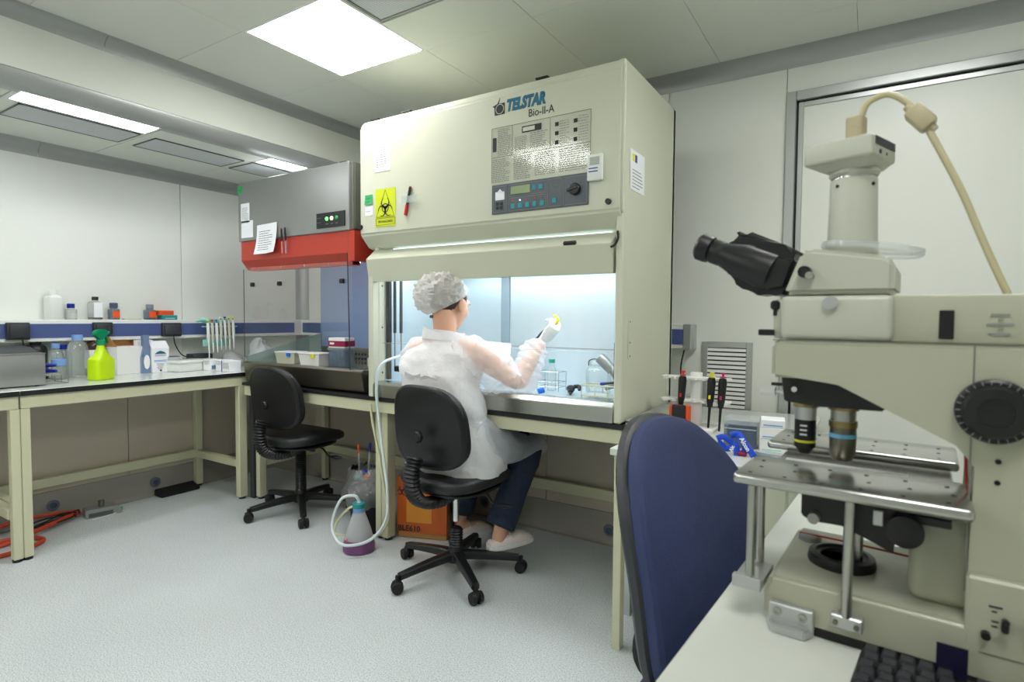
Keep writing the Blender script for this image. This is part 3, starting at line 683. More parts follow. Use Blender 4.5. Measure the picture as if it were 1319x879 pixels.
swp = bpy.data.objects['switch_panel']
for x, m_ in ((-2.575, 'led_green'), (-2.535, 'led_warm'), (-2.495, 'green_label')): G().lathe([(.011, 0), (.011, .004), (.008, .007), (.002, .008)], (x, f0-.006, 1.738), 16, M90).o('indicator_light', m_, swp, W=True)
g = G(); 
for x in (-2.575, -2.535, -2.495): g.box((x-.010, f0-.0068, 1.708), (x+.010, f0-.006, 1.711))
g.box((-2.66, f0-.0068, 1.745), (-2.625, f0-.006, 1.747)).box((-2.66, f0-.0068, 1.72), (-2.625, f0-.006, 1.722)); g.o('print_lines', 'inkgrey', swp, W=True)
G().box((-2.545, f0+.05, 2.035), (-2.49, f0+.10, 2.06), .006).o('top_fitting', 'black', H, W=True)
# back sheet with blue film, perforated strip, side panes
G().box((-3.39, 2.755, .98), (-2.255, 2.765, 1.66)).o('blue_rear_panel', 'bluefilm', H, W=True)
pp = G().box((-3.39, 2.752, .83), (-2.255, 2.765, .98)).o('perforated_plate', 'steel', H, W=True)
hm = G()
for i in range(30):
    for k in range(3):
        x = -3.2+i*.03; z = .875+k*.03; hm.cyl((x, 2.7515, z), (x, 2.7525, z), .008, n=8)
hm.o('holes', 'black', pp, W=True, kind='stuff')
G().box((a0+.03, 2.16, 1.06), (a1-.0, 2.166, 1.50)).o('glass_front_upper', 'glass_clear', H, W=True)
G().face([(a0+.035, 2.17, .90), (a0+.035, 2.75, .90), (a0+.035, 2.75, 1.5), (a0+.035, 2.17, 1.5)]).o('glass_side', 'glass_clear', H, W=True)
G().prism([(2.165, .85), (2.755, .85), (2.755, 1.075), (2.165, .935)], 'x', a0+.036, a0+.042).o('side_shield', 'glass_green', H, W=True)
g = G().cyl((a0+.03, 2.158, .93), (a0+.03, 2.158, 1.49), .0022, n=6).cyl((a1-.01, 2.158, .87), (a1-.03, 2.158, 1.60), .003, n=6); g.o('wire_stay', 'charcoal', H, W=True)
for x in (-3.29, -3.02, -2.47): 
    c = G().box((x-.016, 2.146, 1.378), (x+.012, 2.162, 1.404), .002).box((x-.022, 2.150, 1.385), (x-.014, 2.158, 1.397)).o('sash_clip', 'black', H, W=True)
G().box((a0+.10, 2.245, 1.50), (a1-.05, 2.27, 1.512)).o('fill_tube', 'hood_fill', H, W=True)  # unseen tube added behind the valance to brighten blue panel and wall
# steel tray
g = G(); g.prism([(2.145, .895), (2.165, .905), (2.75, .84), (2.75, .78), (2.175, .78), (2.165, .79)], 'x', a0+.03, a1+.09, .002); g.o('steel_tray', 'steel_dk', H, W=True)
G().box((a1+.09, 2.19, .78), (-2.245, 2.75, .875)).o('tray_end', 'black', H, W=True)
G().box((a0+.03, 2.2, .84), (-2.25, 2.75, .872)).o('work_surface', 'steel', H, W=True)
# notes on the hood
sheetpaper('tape_label', 'small green tape label at the top left corner of the grey hood', 'label', -3.425, -3.37, 1.965, 2.012, y=f0, m='green_label', rows=1, inkm='ink')
sheetpaper('paper_note', 'narrow white table sheet high on the left of the grey hood', 'paper', -3.39, -3.30, 1.78, 1.90, y=f0, rows=9)
sheetpaper('paper_note', 'blank white note below the narrow table sheet on the grey hood', 'paper', -3.388, -3.265, 1.685, 1.79, y=f0)
sheetpaper('paper_note', 'curling typed page hanging on the red edge of the grey hood', 'paper', -3.215, -3.02, 1.575, 1.755, y=f0-.004, rows=9, cl=.03, tilt=R(-2), rx0=.12, rx1=.8, inkm='ink')
for dx, m1, lb in ((0, 'red_plastic', 'pen with a red end taped to the grey hood beside the typed page'), (.035, 'blue_plastic', 'blue pen taped to the grey hood, right of the red-ended pen')):
    t = thing('ballpoint_pen', lb, 'pen', (-2.965+dx, f0-.014, 1.64), rot=(0, R(-3), 0))
    G().cyl((0, 0, -.075), (0, 0, .03), .0045, n=10).o('barrel', 'clear_plastic', t); G().cyl((0, 0, .0), (0, 0, .07), .0055, n=10).o('cap', 'black', t); G().cyl((0, 0, .07), (0, 0, .078), .005, n=10).o('tip', m1, t)
    G().cyl((0, 0, -.07), (0, 0, 0), .0025, n=8).o('ink_tube', m1, t)

# ================================================================ LAB CHAIRS
def lab_chair(label, loc, rz, base_rot, gh=0.0):
    t = thing('lab_chair', label, 'chair', loc, rz, 'black lab swivel chairs')
    def pad(w_, h_, z, dz, y=0, e=3.2, bulge=.012, n=40, rings=7):
        out = []
        for j in range(rings):
            f = j/(rings-1); s = 1-.10*abs(2*f-1)**3
            out.append([V(((abs(math.cos(a))**(2/e))*math.copysign(w_/2, math.cos(a))*s, y+(abs(math.sin(a))**(2/e))*math.copysign(h_/2, math.sin(a))*s, z+dz*f)) for a in (2*PI*i/n for i in range(n))])
        return out
    g = G(); rr = pad(.46, .44, 0, .06); g.loft(rr)
    def fseat(c):
        f = .5+.5*min(1, max(-1, c.y/.22)); c.z += .435-.035*max(0, f-.75)*4*.5+.0; c.z += .015*(abs(c.x)/.23)**2; return c
    g.warp(fseat).o('seat', 'vinyl', t)
    G().loft(pad(.38, .36, .412, .024)).o('seat_pan', 'blackplastic', t)
    # backrest: rounded tall pad, slightly curved and leaning back
    def bpad(w_, h_, th):
        out = []; n = 44
        for j in range(7):
            f = j/6; s = 1-.07*abs(2*f-1)**3
            out.append([V(((abs(math.cos(a))**(2/3.0))*math.copysign(w_/2, math.cos(a))*s*(1-.10*math.sin(a)), th*f, (abs(math.sin(a))**(2/3.0))*math.copysign(h_/2, math.sin(a))*s)) for a in (2*PI*i/n for i in range(n))])
        return out
    def wb(c): return V((c.x, c.y-.235+1.0*c.x*c.x-.06*c.z/.19*.35, c.z+.722))
    G().loft(bpad(.425, .37, .03)).warp(wb).o('back_shell', 'blackplastic', t)
    G().loft(bpad(.41, .355, .035)).warp(lambda c: wb(c+V((0, .027, 0)))).o('backrest', 'vinyl', t)
    g = G().lathe([(.020, 0), (.026, .006), (.026, .018), (.020, .026)], (0, 0, 0), 18, Euler((PI/2, 0, 0)).to_matrix()); g.warp(lambda c: c+V((0, -.235, .685))); g.o('knob', 'blackplastic', t)
    # bellows over the bracket
    pts = [V(p) for p in ((0, -.262, .60), (0, -.282, .53), (0, -.272, .45), (0, -.22, .395), (0, -.12, .375), (0, -.03, .39))]
    P, _ = catmull(pts, 0, 10); rr = [((.041 if i % 2 else .033), (.026 if i % 2 else .019)) for i in range(len(P))]
    rings = []; 
    for i, p in enumerate(P):
        d = (P[min(i+1, len(P)-1)]-P[max(i-1, 0)]).normalized(); v_ = d.cross(V((1, 0, 0)))
        rings.append([p+V((1, 0, 0))*rr[i][0]*math.copysign(abs(math.cos(a))**.6, math.cos(a))+v_*rr[i][1]*math.copysign(abs(math.sin(a))**.6, math.sin(a)) for a in (2*PI*k/16 for k in range(16))])
    G().loft(rings).o('bellows', 'blackplastic', t)
    G().cyl((.02, -.02, .40), (.10, .02, .385), .012, n=10).o('tilt_knob', 'blackplastic', t)
    lv = G().tube([(.05, .03, .41), (.13, .05, .395), (.17, .06, .355), (.20, .07, .345)], .005, 8).o('lever', 'black', t)
    G().tube([(.19, .067, .347), (.22, .075, .345), (.26, .085, .348)], [.006, .013, .005], 8).o('lever_handle', 'black', lv)
    G().cyl((0, 0, .25), (0, 0, .42), .014, n=16).o('gas_spring', 'chrome' if gh else 'black', t, label='chrome gas spring' if gh else None)
    prof = [(.030, .09)]; z = .10; zt = .30-gh if gh else .385
    while z < zt: prof += [(.033, z), (.029, z+.006)]; z += .012
    prof += [(.024, z)]
    G().lathe(prof, (0, 0, 0), 22).o('column_cover', 'blackplastic', t)
    G().lathe([(.045, .065), (.048, .07), (.048, .105), (.034, .115), (.03, .14)], (0, 0, 0), 22).o('hub', 'blackplastic', t)
    for k in range(5):
        a = base_rot-rz+k*2*PI/5; M = Matrix.Rotation(a, 4, 'Z')
        g = G(); rings = []
        for i in range(7):
            f = i/6; x = .03+f*.265; zc = .092-.022*f**1.5; hw = .026-.008*f; hh = .022-.007*f
            rings.append([V((x, hw*math.copysign(abs(math.cos(b))**.6, math.cos(b)), zc+hh*math.copysign(abs(math.sin(b))**.6, math.sin(b)))) for b in (2*PI*q/12 for q in range(12))])
        g.loft(rings)
        me = g.mesh('base_arm'); me.transform(M); arm = link('base_arm', me, 'blackplastic', t)
        ca = .6*(k % 2)-.4
        g = G(); x = .305
        g.cyl((x, 0, .045), (x, 0, .078), .009, n=10)
        g.cyl((x, -.008, .0275), (x, -.026, .0275), .0272, .024, 20).cyl((x, .008, .0275), (x, .026, .0275), .0272, .024, 20).cyl((x, -.009, .028), (x, .009, .028), .016, n=14)
        g.box((x-.018, -.008, .03), (x+.02, .008, .058), .004)
        me = g.mesh('caster'); me.transform(M @ Matrix.Translation((x, 0, 0)) @ Matrix.Rotation(ca, 4, 'Z') @ Matrix.Translation((-x, 0, 0))); link('caster', me, 'rubber', arm)
    return t
lab_chair('empty black lab chair standing in front of the grey flow hood', (-2.93, 2.225, 0), R(2), R(-107))
lab_chair('black lab chair that the person in the white gown sits on', (-1.61, 2.07, 0), R(-4), R(-108), .09)

# ================================================================ FLOOR ITEMS
t = thing('aspirator_flask', 'white conical plastic flask with purple liquid and hoses on the floor', 'flask', (-2.19, 2.01, 0))
pf = [(.060, 0), (.078, .006), (.080, .03), (.060, .11), (.034, .185), (.027, .205), (.027, .222)]
G().lathe(pf, (0, 0, 0), 32).o('flask_body', 'bottle_frost', t)
G().lathe([(.059, -.0005), (.0795, .005), (.0812, .03), (.0725, .066), (.02, .066)], (0, 0, 0), 32).o('liquid', 'purple', t, label='purple liquid')
G().lathe([(.029, .198), (.029, .225), (.022, .226)], (0, 0, 0), 24).o('neck_ring', 'skyblue_plastic', t)
G().lathe([(.032, .222), (.032, .243), (.028, .247)], (0, 0, 0), 24).o('cap', 'teal_plastic', t)
G().cyl((0, 0, .246), (0, 0, .262), .010, .006, 12).o('nozzle', 'white', t)
G().face([(-.01, -.078, .072), (.004, -.0765, .072), (-.006, -.073, .086)]).o('warning_mark', 'orange_label', t)
G().tube([(-2.188, 2.01, .255), (-2.20, 1.99, .285), (-2.25, 1.95, .27), (-2.28, 1.92, .17), (-2.25, 1.90, .10), (-2.17, 1.90, .065), (-2.08, 1.98, .085), (-2.03, 2.04, .18), (-2.04, 2.06, .33), (-2.09, 2.08, .50), (-2.14, 2.10, .68), (-2.155, 2.10, .84), (-2.14, 2.12, .95), (-2.11, 2.23, .99)], .0075, 10).o('suction_hose', 'tube_clear', label='clear hose looping from the floor flask up into the safety cabinet', cat='hose')
G().tube([(-2.195, 2.01, .228), (-2.235, 1.985, .215), (-2.29, 1.96, .15), (-2.30, 1.95, .085), (-2.24, 2.0, .07), (-2.13, 2.08, .07), (-2.09, 2.12, .16), (-2.12, 2.12, .30), (-2.17, 2.13, .48), (-2.205, 2.12, .64), (-2.215, 2.115, .74)], .0065, 10).o('suction_hose', 'tube_cream', label='yellowish hose hanging down the bench leg to the floor flask', cat='hose')
# bag-lined bin with pipettes
t = thing('waste_bin', 'black bin with a clear crinkled bag full of plastic pipettes', 'bin', (-2.36, 2.24, 0))
G().lathe([(.095, 0), (.11, .24), (.106, .24), (.09, .01)], (0, 0, 0), 26).o('bin_body', 'black', t)
g = G(); rings = []; n = 40
for j in range(9):
    f = j/8; rr_ = [.113, .12, .13, .14, .14, .13, .12, .11, .095][j]; zz = .15+.17*f if j < 7 else .315+.02*(j-6)
    rings.append([V((rr_*(1+.12*noise.noise(V((math.cos(a)*2, math.sin(a)*2, j*.7))))*math.cos(a), rr_*(1+.12*noise.noise(V((math.cos(a)*2, math.sin(a)*2, j*.7))))*math.sin(a), zz+.03*noise.noise(V((math.cos(a)*3, math.sin(a)*3, 5))))) for a in (2*PI*i/n for i in range(n))])
g.loft(rings, cap=False).o('bag', 'black_bag', t)
def pipette(lb, m_, x, y, tx, ty, L_=.26, z=.215):
    q = thing('plastic_pipette', lb, 'pipette', (-2.36+x, 2.24+y, z+.03), rot=(ty, tx, 0), group='used pipettes in the lined bin')
    G().cyl((0, 0, 0), (0, 0, L_-.045), .004, n=8).o('stem', 'clear_plastic', q); G().cyl((0, 0, L_-.05), (0, 0, L_), .0055, n=8).o('end_plug', m_, q)
for a in (('orange-tipped pipette standing leftmost in the lined bin', 'orange_plastic', -.05, -.02, -.05, 0, .235), ('blue-tipped pipette left of the tallest one in the lined bin', 'blue_plastic', -.01, .0, .1, .02, .25), ('blue-tipped pipette standing tallest in the lined bin', 'blue_plastic', .0, .04, .18, -.03, .275),
          ('orange-tipped pipette between the blue ones in the lined bin', 'orange_plastic', .03, .03, .2, 0, .255), ('rightmost orange-tipped pipette in the lined bin', 'orange_plastic', .045, .01, .22, .02, .23), ('rightmost blue-tipped pipette in the lined bin', 'blue_plastic', .055, .0, .22, .03, .27)): pipette(*a)
for p, m_, lb in (((-.03, -.05, .30), 'teal_plastic', 'turquoise cap lying in the lined bin'), ((.05, -.06, .315), 'orange_plastic', 'orange cap lying in the lined bin'), ((.0, -.03, .325), 'blue_plastic', 'blue cap lying in the lined bin')):
    q = thing('screw_cap', lb, 'cap', (-2.36+p[0], 2.24+p[1], p[2]), rot=(.4, .3, 0)); G().lathe([(.015, 0), (.016, .004), (.016, .014), (.013, .018)], (0, 0, 0), 18).o('cap_shell', m_, q)
# orange waste box
t = thing('waste_box', 'orange plastic-covered biohazard box on the floor under the bench', 'box', (-2.055, 2.40, 0), R(20))
G().box((-.14, -.11, 0), (.14, .13, .30), .004).o('box_body', 'cardboard', t)
G().box((-.145, -.118, .03), (.145, .135, .335), .008, 2).warp(lambda c: c+V((0, 0, 0))+V((.004*noise.noise(c*30), .006*noise.noise(c*24), 0))).o('orange_bag', 'orange_box', t)
G().box((-.085, -.1215, .09), (.06, -.1175, .22), .001).o('paper_label', 'orange_box_lt', t, label='pale orange paper label')
text('lettering', 'BLE610', .042, 'ink', t, (-.135, -.1195, .042), W=False, bold=.001)
g = G()
for k in range(3):
    a = PI/2+k*2*PI/3; cx, cz = -.112+.013*math.cos(a), .258+.013*math.sin(a)
    for i in range(16):
        t0 = a+R(35)+i*R(290)/16; t1 = t0+R(290)/16; p_ = lambda tt, rr: (cx+rr*math.cos(tt), cz+rr*math.sin(tt)); g.prism([p_(t0, .011), p_(t0, .0155), p_(t1, .0155), p_(t1, .011)], 'y', -.1205, -.1195)
g.o('biohazard_symbol', 'ink', t)
G().box((.147, -.10, .03), (.149, .0, .20)).o('grey_tape', 'greyside', t)
# floor gear at the left
t = thing('power_supply', 'grey power box with a knob lying on the floor under the left bench', 'box', (-3.87, 1.53, 0), R(78))
G().prism([(-.085, 0), (.095, 0), (.095, .022), (.07, .05), (-.085, .05)], 'x', -.05, .05, .003).warp(lambda c: V((c.y, -c.x, c.z))).o('housing', 'greymetal', t)
G().box((-.07, -.052, .006), (.05, -.05, .03)).o('front_plate', 'alu_dark', t)
G().cyl((.0, .0, .05), (.0, .0, .085), .016, n=16).o('knob', 'steel_dk', t); G().cyl((.105, 0, .012), (.088, 0, .012), .011, n=12).o('plug', 'teal_plastic', t)
G().tube([(-3.86, 1.62, .01), (-3.82, 1.61, .006), (-3.80, 1.54, .005), (-3.79, 1.45, .005)], .0025, 6).o('thin_cable', 'white', label='thin pale cable on the floor beside the grey power box', cat='cable')
for i, (lb, pts, r_) in enumerate((
    ('orange cable running highest along the floor under the left bench', [(-3.95, .6, .03), (-3.9, .95, .05), (-3.93, 1.15, .06), (-3.94, 1.32, .05), (-3.95, 1.44, .03)], .011),
    ('orange cable curving in the middle of the bundle on the floor', [(-3.75, .6, .012), (-3.72, .98, .012), (-3.78, 1.2, .03), (-3.88, 1.36, .03), (-3.93, 1.44, .025)], .012),
    ('orange cable looping behind the near bench leg', [(-3.6, .6, .012), (-3.57, 1.0, .012), (-3.62, 1.16, .014), (-3.72, 1.15, .014), (-3.80, 1.02, .014), (-3.85, .7, .014)], .011))):
    G().tube(pts, r_, 10).o('orange_cable', 'orange_cable', label=lb, cat='cable', group='orange cables on the floor')
for i, (lb, ph) in enumerate((('black cable coiled on top of the orange cables', 0), ('black cable trailing below the orange cables', 1.3))):
    pts = [(-3.87+.05*math.cos(k*.9+ph), 1.28+.12*math.sin(k*.7+ph)+.004*k, .03+.004*(k % 5)) for k in range(11)]
    G().tube(pts, .004, 7).o('black_cable', 'rubber', label=lb, cat='cable')
t = thing('foot_rest', 'black wedge-shaped foot rest on the floor below the left bench', 'foot rest', (-3.93, 2.0, 0))
g = G(); g.prism([(-.045, 0), (.05, 0), (.05, .02), (-.03, .045), (-.045, .045)], 'y', -.125, .13, .006); g.o('wedge', 'rubber', t)
# ================================================================ LEFT BENCH ITEMS
ZB = .83
t = thing('grey_instrument', 'grey metal lidless box instrument cut by the left edge on the bench', 'instrument', (-3.7, .99, ZB))
G().box((-3.86, .72, ZB+.006), (-3.57, 1.178, ZB+.17), .004, 2).o('housing', 'greymetal', t, W=True)
G().prism([(-3.85, ZB+.17), (-3.60, ZB+.171), (-3.72, ZB+.195), (-3.85, ZB+.20)], 'y', .73, 1.165, .002).o('top_cover', 'charcoal', t, W=True)
G().box((-3.573, .72, ZB+.164), (-3.567, 1.178, ZB+.17)).o('bright_edge', 'chrome', t, W=True)
for x in (-3.84, -3.6):
    for y in (.75, 1.15): G().cyl((x, y, ZB), (x, y, ZB+.007), .01, n=10).o('foot', 'rubber', t, W=True)
def bottle(label, loc, r, h, m_, capm, caph=.02, capr=None, neck=.45, liquid=None, lab=None, cat='bottle', name='lab_bottle', square=False, group=None, sh=.25, lh=.5, labrange=(.15, .6), n=28):
    t = thing(name, label, cat, loc, group=group); capr = capr or r*neck*1.15; hb = h-caph; zs = hb*(1-sh)
    if square:
        def ring(s, z):
            return [V((abs(math.cos(a))**.35*math.copysign(s, math.cos(a)), abs(math.sin(a))**.35*math.copysign(s*.75, math.sin(a)), z)) for a in (2*PI*i/n for i in range(n))]
        g = G().loft([ring(r*.93, 0), ring(r, .006), ring(r, zs), ring(r*.85, zs+.3*(hb-zs)), ring(r*neck, hb-.008), ring(r*neck, hb)])
    else:
        g = G().lathe([(r*.93, 0), (r, .006), (r, zs)]+[(r*neck+(r-r*neck)*math.cos(f*PI/2), zs+(hb-zs-.01)*math.sin(f*PI/2)**1) for f in (.25, .5, .75, 1)]+[(r*neck, hb)], (0, 0, 0), n)
    g.o('bottle_body', m_, t)
    G().lathe([(capr, hb-.004), (capr, h-.003), (capr*.9, h)], (0, 0, 0), 24).o('cap', capm, t)
    if liquid: 
        if square: G().loft([ring(r*.94, .003), ring(r*.96, lh*h)]).o('liquid', liquid, t)
        else: G().lathe([(r*.9, .003), (r*.96, .008), (r*.96, lh*h)], (0, 0, 0), n).o('liquid', liquid, t)
    if lab:
        z0, z1 = labrange
        if square: G().box((r*.98-.0005, -r*.55, z0*h), (r+.001, r*.6, z1*h)).o('label_sheet', lab, t)
        else:
            g = G(); K = 14; A = [R(-95)+R(150)*i/K for i in range(K+1)]; g.sheet([[V(((r+.0008)*math.cos(a), (r+.0008)*math.sin(a), z)) for a in A] for z in (z0*h, z1*h)]); g.o('label_sheet', lab, t)
    return t
bottle('dark brown bottle with a black and red cap behind the grey instrument', (-3.985, 1.27, ZB), .055, .25, 'black', 'black', .045, .028, neck=.45, lab='charcoal')
c = bpy.data.objects
G().lathe([(.030, .0), (.030, .006)], (0, 0, .246), 20).o('red_seal', 'red_plastic', [o for o in c if o.name.startswith('lab_bottle')][-1])
bottle('small glass bottle with a pale blue cap beside the large clear bottle', (-3.93, 1.345, ZB), .042, .2, 'bottle_glass', 'skyblue_plastic', .022, .02, neck=.36, sh=.45)
bottle('glass bottle with a dark blue cap behind the small pale-capped bottle', (-3.98, 1.40, ZB), .040, .19, 'bottle_glass', 'blue_plastic', .022, .02, neck=.36, sh=.45)
bottle('short clear bottle with a wide pale blue lid in front of the pale-capped ones', (-3.86, 1.335, ZB), .036, .115, 'bottle_glass', 'skyblue_plastic', .032, .036, neck=.9, sh=.2)
bottle('large clear glass bottle with a pale blue cap left of the green sprayer', (-3.90, 1.44, ZB), .056, .248, 'bottle_glass', 'skyblue_plastic', .026, .0275, neck=.42, sh=.42, liquid='bottle_frost' if 0 else None)
bottle('brown bottle with a white cap and white label behind the green sprayer', (-3.975, 1.555, ZB), .052, .25, 'amberglass', 'whiteplastic', .035, .023, neck=.4, lab='paper', labrange=(.18, .62), sh=.22)
# scissors-like blue pliers and wire rack
t = thing('test_tube_rack', 'low wire rack lying between the grey instrument and the bottles', 'rack', (-3.68, 1.23, ZB))
for z in (.004, .05):
    G().tube([(-.08, -.05, z), (.09, -.05, z), (.09, .05, z), (-.08, .05, z), (-.08, -.05, z)], .0022, 6, smooth=False).o('wire_frame', 'steel', t)
for x in (-.08, .005, .09):
    for y in (-.05, .05): G().cyl((x, y, 0), (x, y, .052), .002, n=6).o('wire_post', 'steel', t)
for k in range(4): G().cyl((-.06+k*.04, -.05, .05), (-.06+k*.04, .05, .05), .0015, n=6).o('cross_wire', 'steel', t)
for k, lb in enumerate(('blue-handled tool lying uppermost on the wire rack', 'blue-handled tool lying lower on the wire rack')):
    q = thing('blue_tool', lb, 'tool', (-3.70, 1.19+.01*k, ZB+.066+.03*(1-k)), R(60-20*k)); G().tube([(-.03, 0, 0), (.02, .006, 0), (.075, .0, 0)], [.008, .012, .008], 8).o('grip', 'blue_plastic', q); G().cyl((-.09, 0, 0), (-.03, 0, 0), .003, n=6).o('shank', 'steel', q)
# green spray bottle
t = thing('spray_bottle', 'lime green spray bottle with a dark green trigger head', 'spray bottle', (-3.655, 1.46, ZB), R(115))
def rsq(s, s2, z, e=.5): return [V((abs(math.cos(a))**e*math.copysign(s, math.cos(a)), abs(math.sin(a))**e*math.copysign(s2, math.sin(a)), z)) for a in (2*PI*i/28 for i in range(28))]
G().loft([rsq(.058, .036, 0), rsq(.064, .042, .008), rsq(.064, .042, .10), rsq(.061, .04, .118), rsq(.034, .03, .145, .8), rsq(.022, .022, .175, 1), rsq(.018, .018, .198, 1)]).o('bottle_body', 'lime_plastic', t)
hd = G().lathe([(.022, .196), (.022, .222), (.018, .226)], (0, 0, 0), 20).o('collar', 'green_plastic', t)
G().prism([(-.052, .262), (-.03, .284), (.03, .284), (.046, .268), (.046, .254), (.018, .250), (.014, .222), (-.018, .222), (-.022, .245), (-.05, .248)], 'y', -.013, .013, .005).o('spray_head', 'green_plastic', t)
G().prism([(.026, .25), (.036, .25), (.044, .222), (.05, .205), (.044, .203), (.034, .222)], 'y', -.008, .008, .002).o('trigger', 'green_plastic', t)
G().cyl((.044, 0, .262), (.055, 0, .262), .009, n=12).o('nozzle', 'green_plastic', t)
# white glove box (open flap) and others
t = thing('carton_box', 'white cardboard box with torn open top behind the green sprayer', 'box', (-3.935, 1.70, ZB), R(8))
G().box((-.065, -.083, 0), (.065, .083, .17), .002).o('box_body', 'white', t)
g = G().prism([(-.065, .17), (.062, .17), (-.02, .235), (-.065, .235)], 'y', -.083, -.079).prism([(-.065, .17), (.0, .17), (-.03, .235), (-.065, .235)], 'y', .079, .083).box((-.066, -.083, .17), (-.062, .083, .235)); g.o('raised_lid', 'cardboard', t, label='brown inside of the open lid')
G().box((-.068, -.085, .233), (-.03, .085, .238), .001).o('lid_edge', 'white', t)
t = thing('paper_box', 'second white box leaning behind the white cap bottle', 'box', (-4.03, 1.655, ZB), R(0))
G().box((-.018, -.045, 0), (.018, .06, .235), .002).o('box_body', 'white', t)
t = thing('blue_packet', 'tall narrow blue and white packet between the white box and the carton', 'packet', (-3.868, 1.79, ZB), R(0))
G().prism([(-.026, 0), (.026, 0), (.024, .09), (.012, .15), (.017, .24), (-.020, .24), (-.012, .16), (-.026, .10)], 'x', -.018, .018, .003).warp(lambda c: c).o('packet_body', 'bluefilm', t)
g = G(); g.ell((.0185, 0, .07), (.002, .018, .045)); g.o('white_oval', 'white', t)
t = thing('milk_carton', 'cream gable carton with a blue triangle print and round hole', 'carton', (-3.885, 1.865, ZB), R(2))
G().box((-.045, -.052, 0), (.045, .055, .155), .002).o('carton_body', 'paper', t)
G().prism([(-.045, .155), (.045, .155), (.012, .19), (.004, .20), (-.004, .20), (-.012, .19)], 'y', -.052, .055).o('gable_top', 'paper', t)
g = G(); g.prism([(-.036, .118), (.036, .118), (.022, .13), (0, .138), (-.022, .13)], 'x', .0452, .0462); g.o('blue_triangle', 'teal_ink', t)
g = G()
for z, a_, b_ in ((.075, -.04, .04), (.068, -.04, .04)): g.box((.0452, a_, z), (.046, b_, z+.004))
g.o('blue_lettering', 'skyblue_plastic', t)
g = G()
for i in range(7): g.box((.0452, -.025+.003*i % .01, .055-i*.006), (.0458, .022-.002*i, .057-i*.006))
for i in range(3): g.box((.0452, -.035, .112-i*.004), (.0458, .034, .1135-i*.004))
g.o('print_lines', 'inkgrey', t); G().cyl((.045, 0, .012), (.0465, 0, .012), .006, n=12).o('punched_hole', 'black', t)
t = thing('packet_box', 'flat white box standing behind the blue triangle carton', 'box', (-3.955, 1.82, ZB), R(3)); G().box((-.02, -.05, 0), (.02, .05, .205), .002).o('box_body', 'paper', t)
# tray with lid
t = thing('plastic_tray', 'long white plastic tray on the bench below the socket', 'tray', (-3.83, 2.045, ZB), R(10))
G().box((-.075, -.135, 0), (.075, .135, .062), .008, 2).o('tray_body', 'whiteplastic', t)
G().box((-.083, -.144, .056), (.083, .144, .072), .005, 2).o('tray_rim', 'whiteplastic', t)
t = thing('clear_dish', 'clear lidded dish with a dark label on the white tray', 'dish', (-3.86, 1.95, ZB+.072)); G().lathe([(.045, 0), (.045, .02), (.042, .022)], (0, 0, 0), 28).o('dish_body', 'bottle_frost', t); G().box((-.03, -.035, .022), (.03, .03, .026)).o('dark_label', 'navyfoot', t)
for k, (lb, p, a_) in enumerate((('small printed box, leftmost of three at the end of the left bench', (-3.72, 2.135), 5), ('small printed box, middle of three at the end of the left bench', (-3.63, 2.165), 4))):
    q = thing('tip_box', lb, 'box', (p[0], p[1], ZB), R(a_), 'printed boxes at the end of the left bench'); G().box((-.035, -.04, 0), (.035, .04, .073), .002).o('box_body', 'paper', q)
    g = G().box((.0352, -.03, .01), (.036, .03, .035)); g.o('blue_print', 'bluefilm', q); dashes(-.028, .03, .04, .068, 4, -.0402, seed=k).o('print_lines', 'inkgrey', q)
q = thing('tip_box', 'small printed box, rightmost of three at the end of the left bench', 'box', (-3.535, 2.155, ZB), R(0), 'printed boxes at the end of the left bench'); G().box((-.045, -.04, 0), (.045, .04, .073), .002).o('box_body', 'paper', q)
G().box((-.045, -.0415, .0), (-.037, -.0402, .073)).o('blue_edge', 'blue_plastic', q); dashes(-.03, .04, .02, .06, 6, -.0402, seed=9).o('print_lines', 'inkgrey', q)
t = thing('dark_case', 'dark grey case behind the pipette stand on the left bench', 'case', (-3.95, 2.18, ZB)); G().box((-.05, -.07, 0), (.04, .07, .10), .006, 2).o('case_body', 'charcoal', t); G().box((-.052, -.072, .06), (.042, .072, .064)).o('case_seam', 'black', t)
# pipette carousel on left bench (stand + pipettes)
PX, PY = -3.86, 2.25
t = thing('pipette_stand', 'slim white wire stand holding seven multicoloured-button pipettes', 'stand', (PX, PY, ZB))
G().cyl((0, -.02, 0), (0, -.02, .012), .045, n=30).o('base_plate', 'whiteplastic', t); G().cyl((0, -.055, .012), (0, -.055, .325), .004, n=8).o('pole', 'white', t)
G().box((-.012, -.10, .285), (.004, .15, .293)).o('holder_bar', 'seafoam', t); G().box((-.020, -.09, .15), (-.012, .10, .20), .004, 2).o('lower_bar', 'seafoam', t)
names = [('yellow', 'yellow_plastic', 'nearest the thin pole'), ('red', 'red_plastic', 'second from the thin pole'), ('blue', 'blue_bright', 'third from the thin pole'), ('white', 'white', 'in the middle of the row'), ('bright blue', 'blue_plastic', 'right of the white one'), ('yellow', 'yellow_plastic', 'third from the right end'), ('pale yellow', 'yellow_plastic', 'at the right end')]
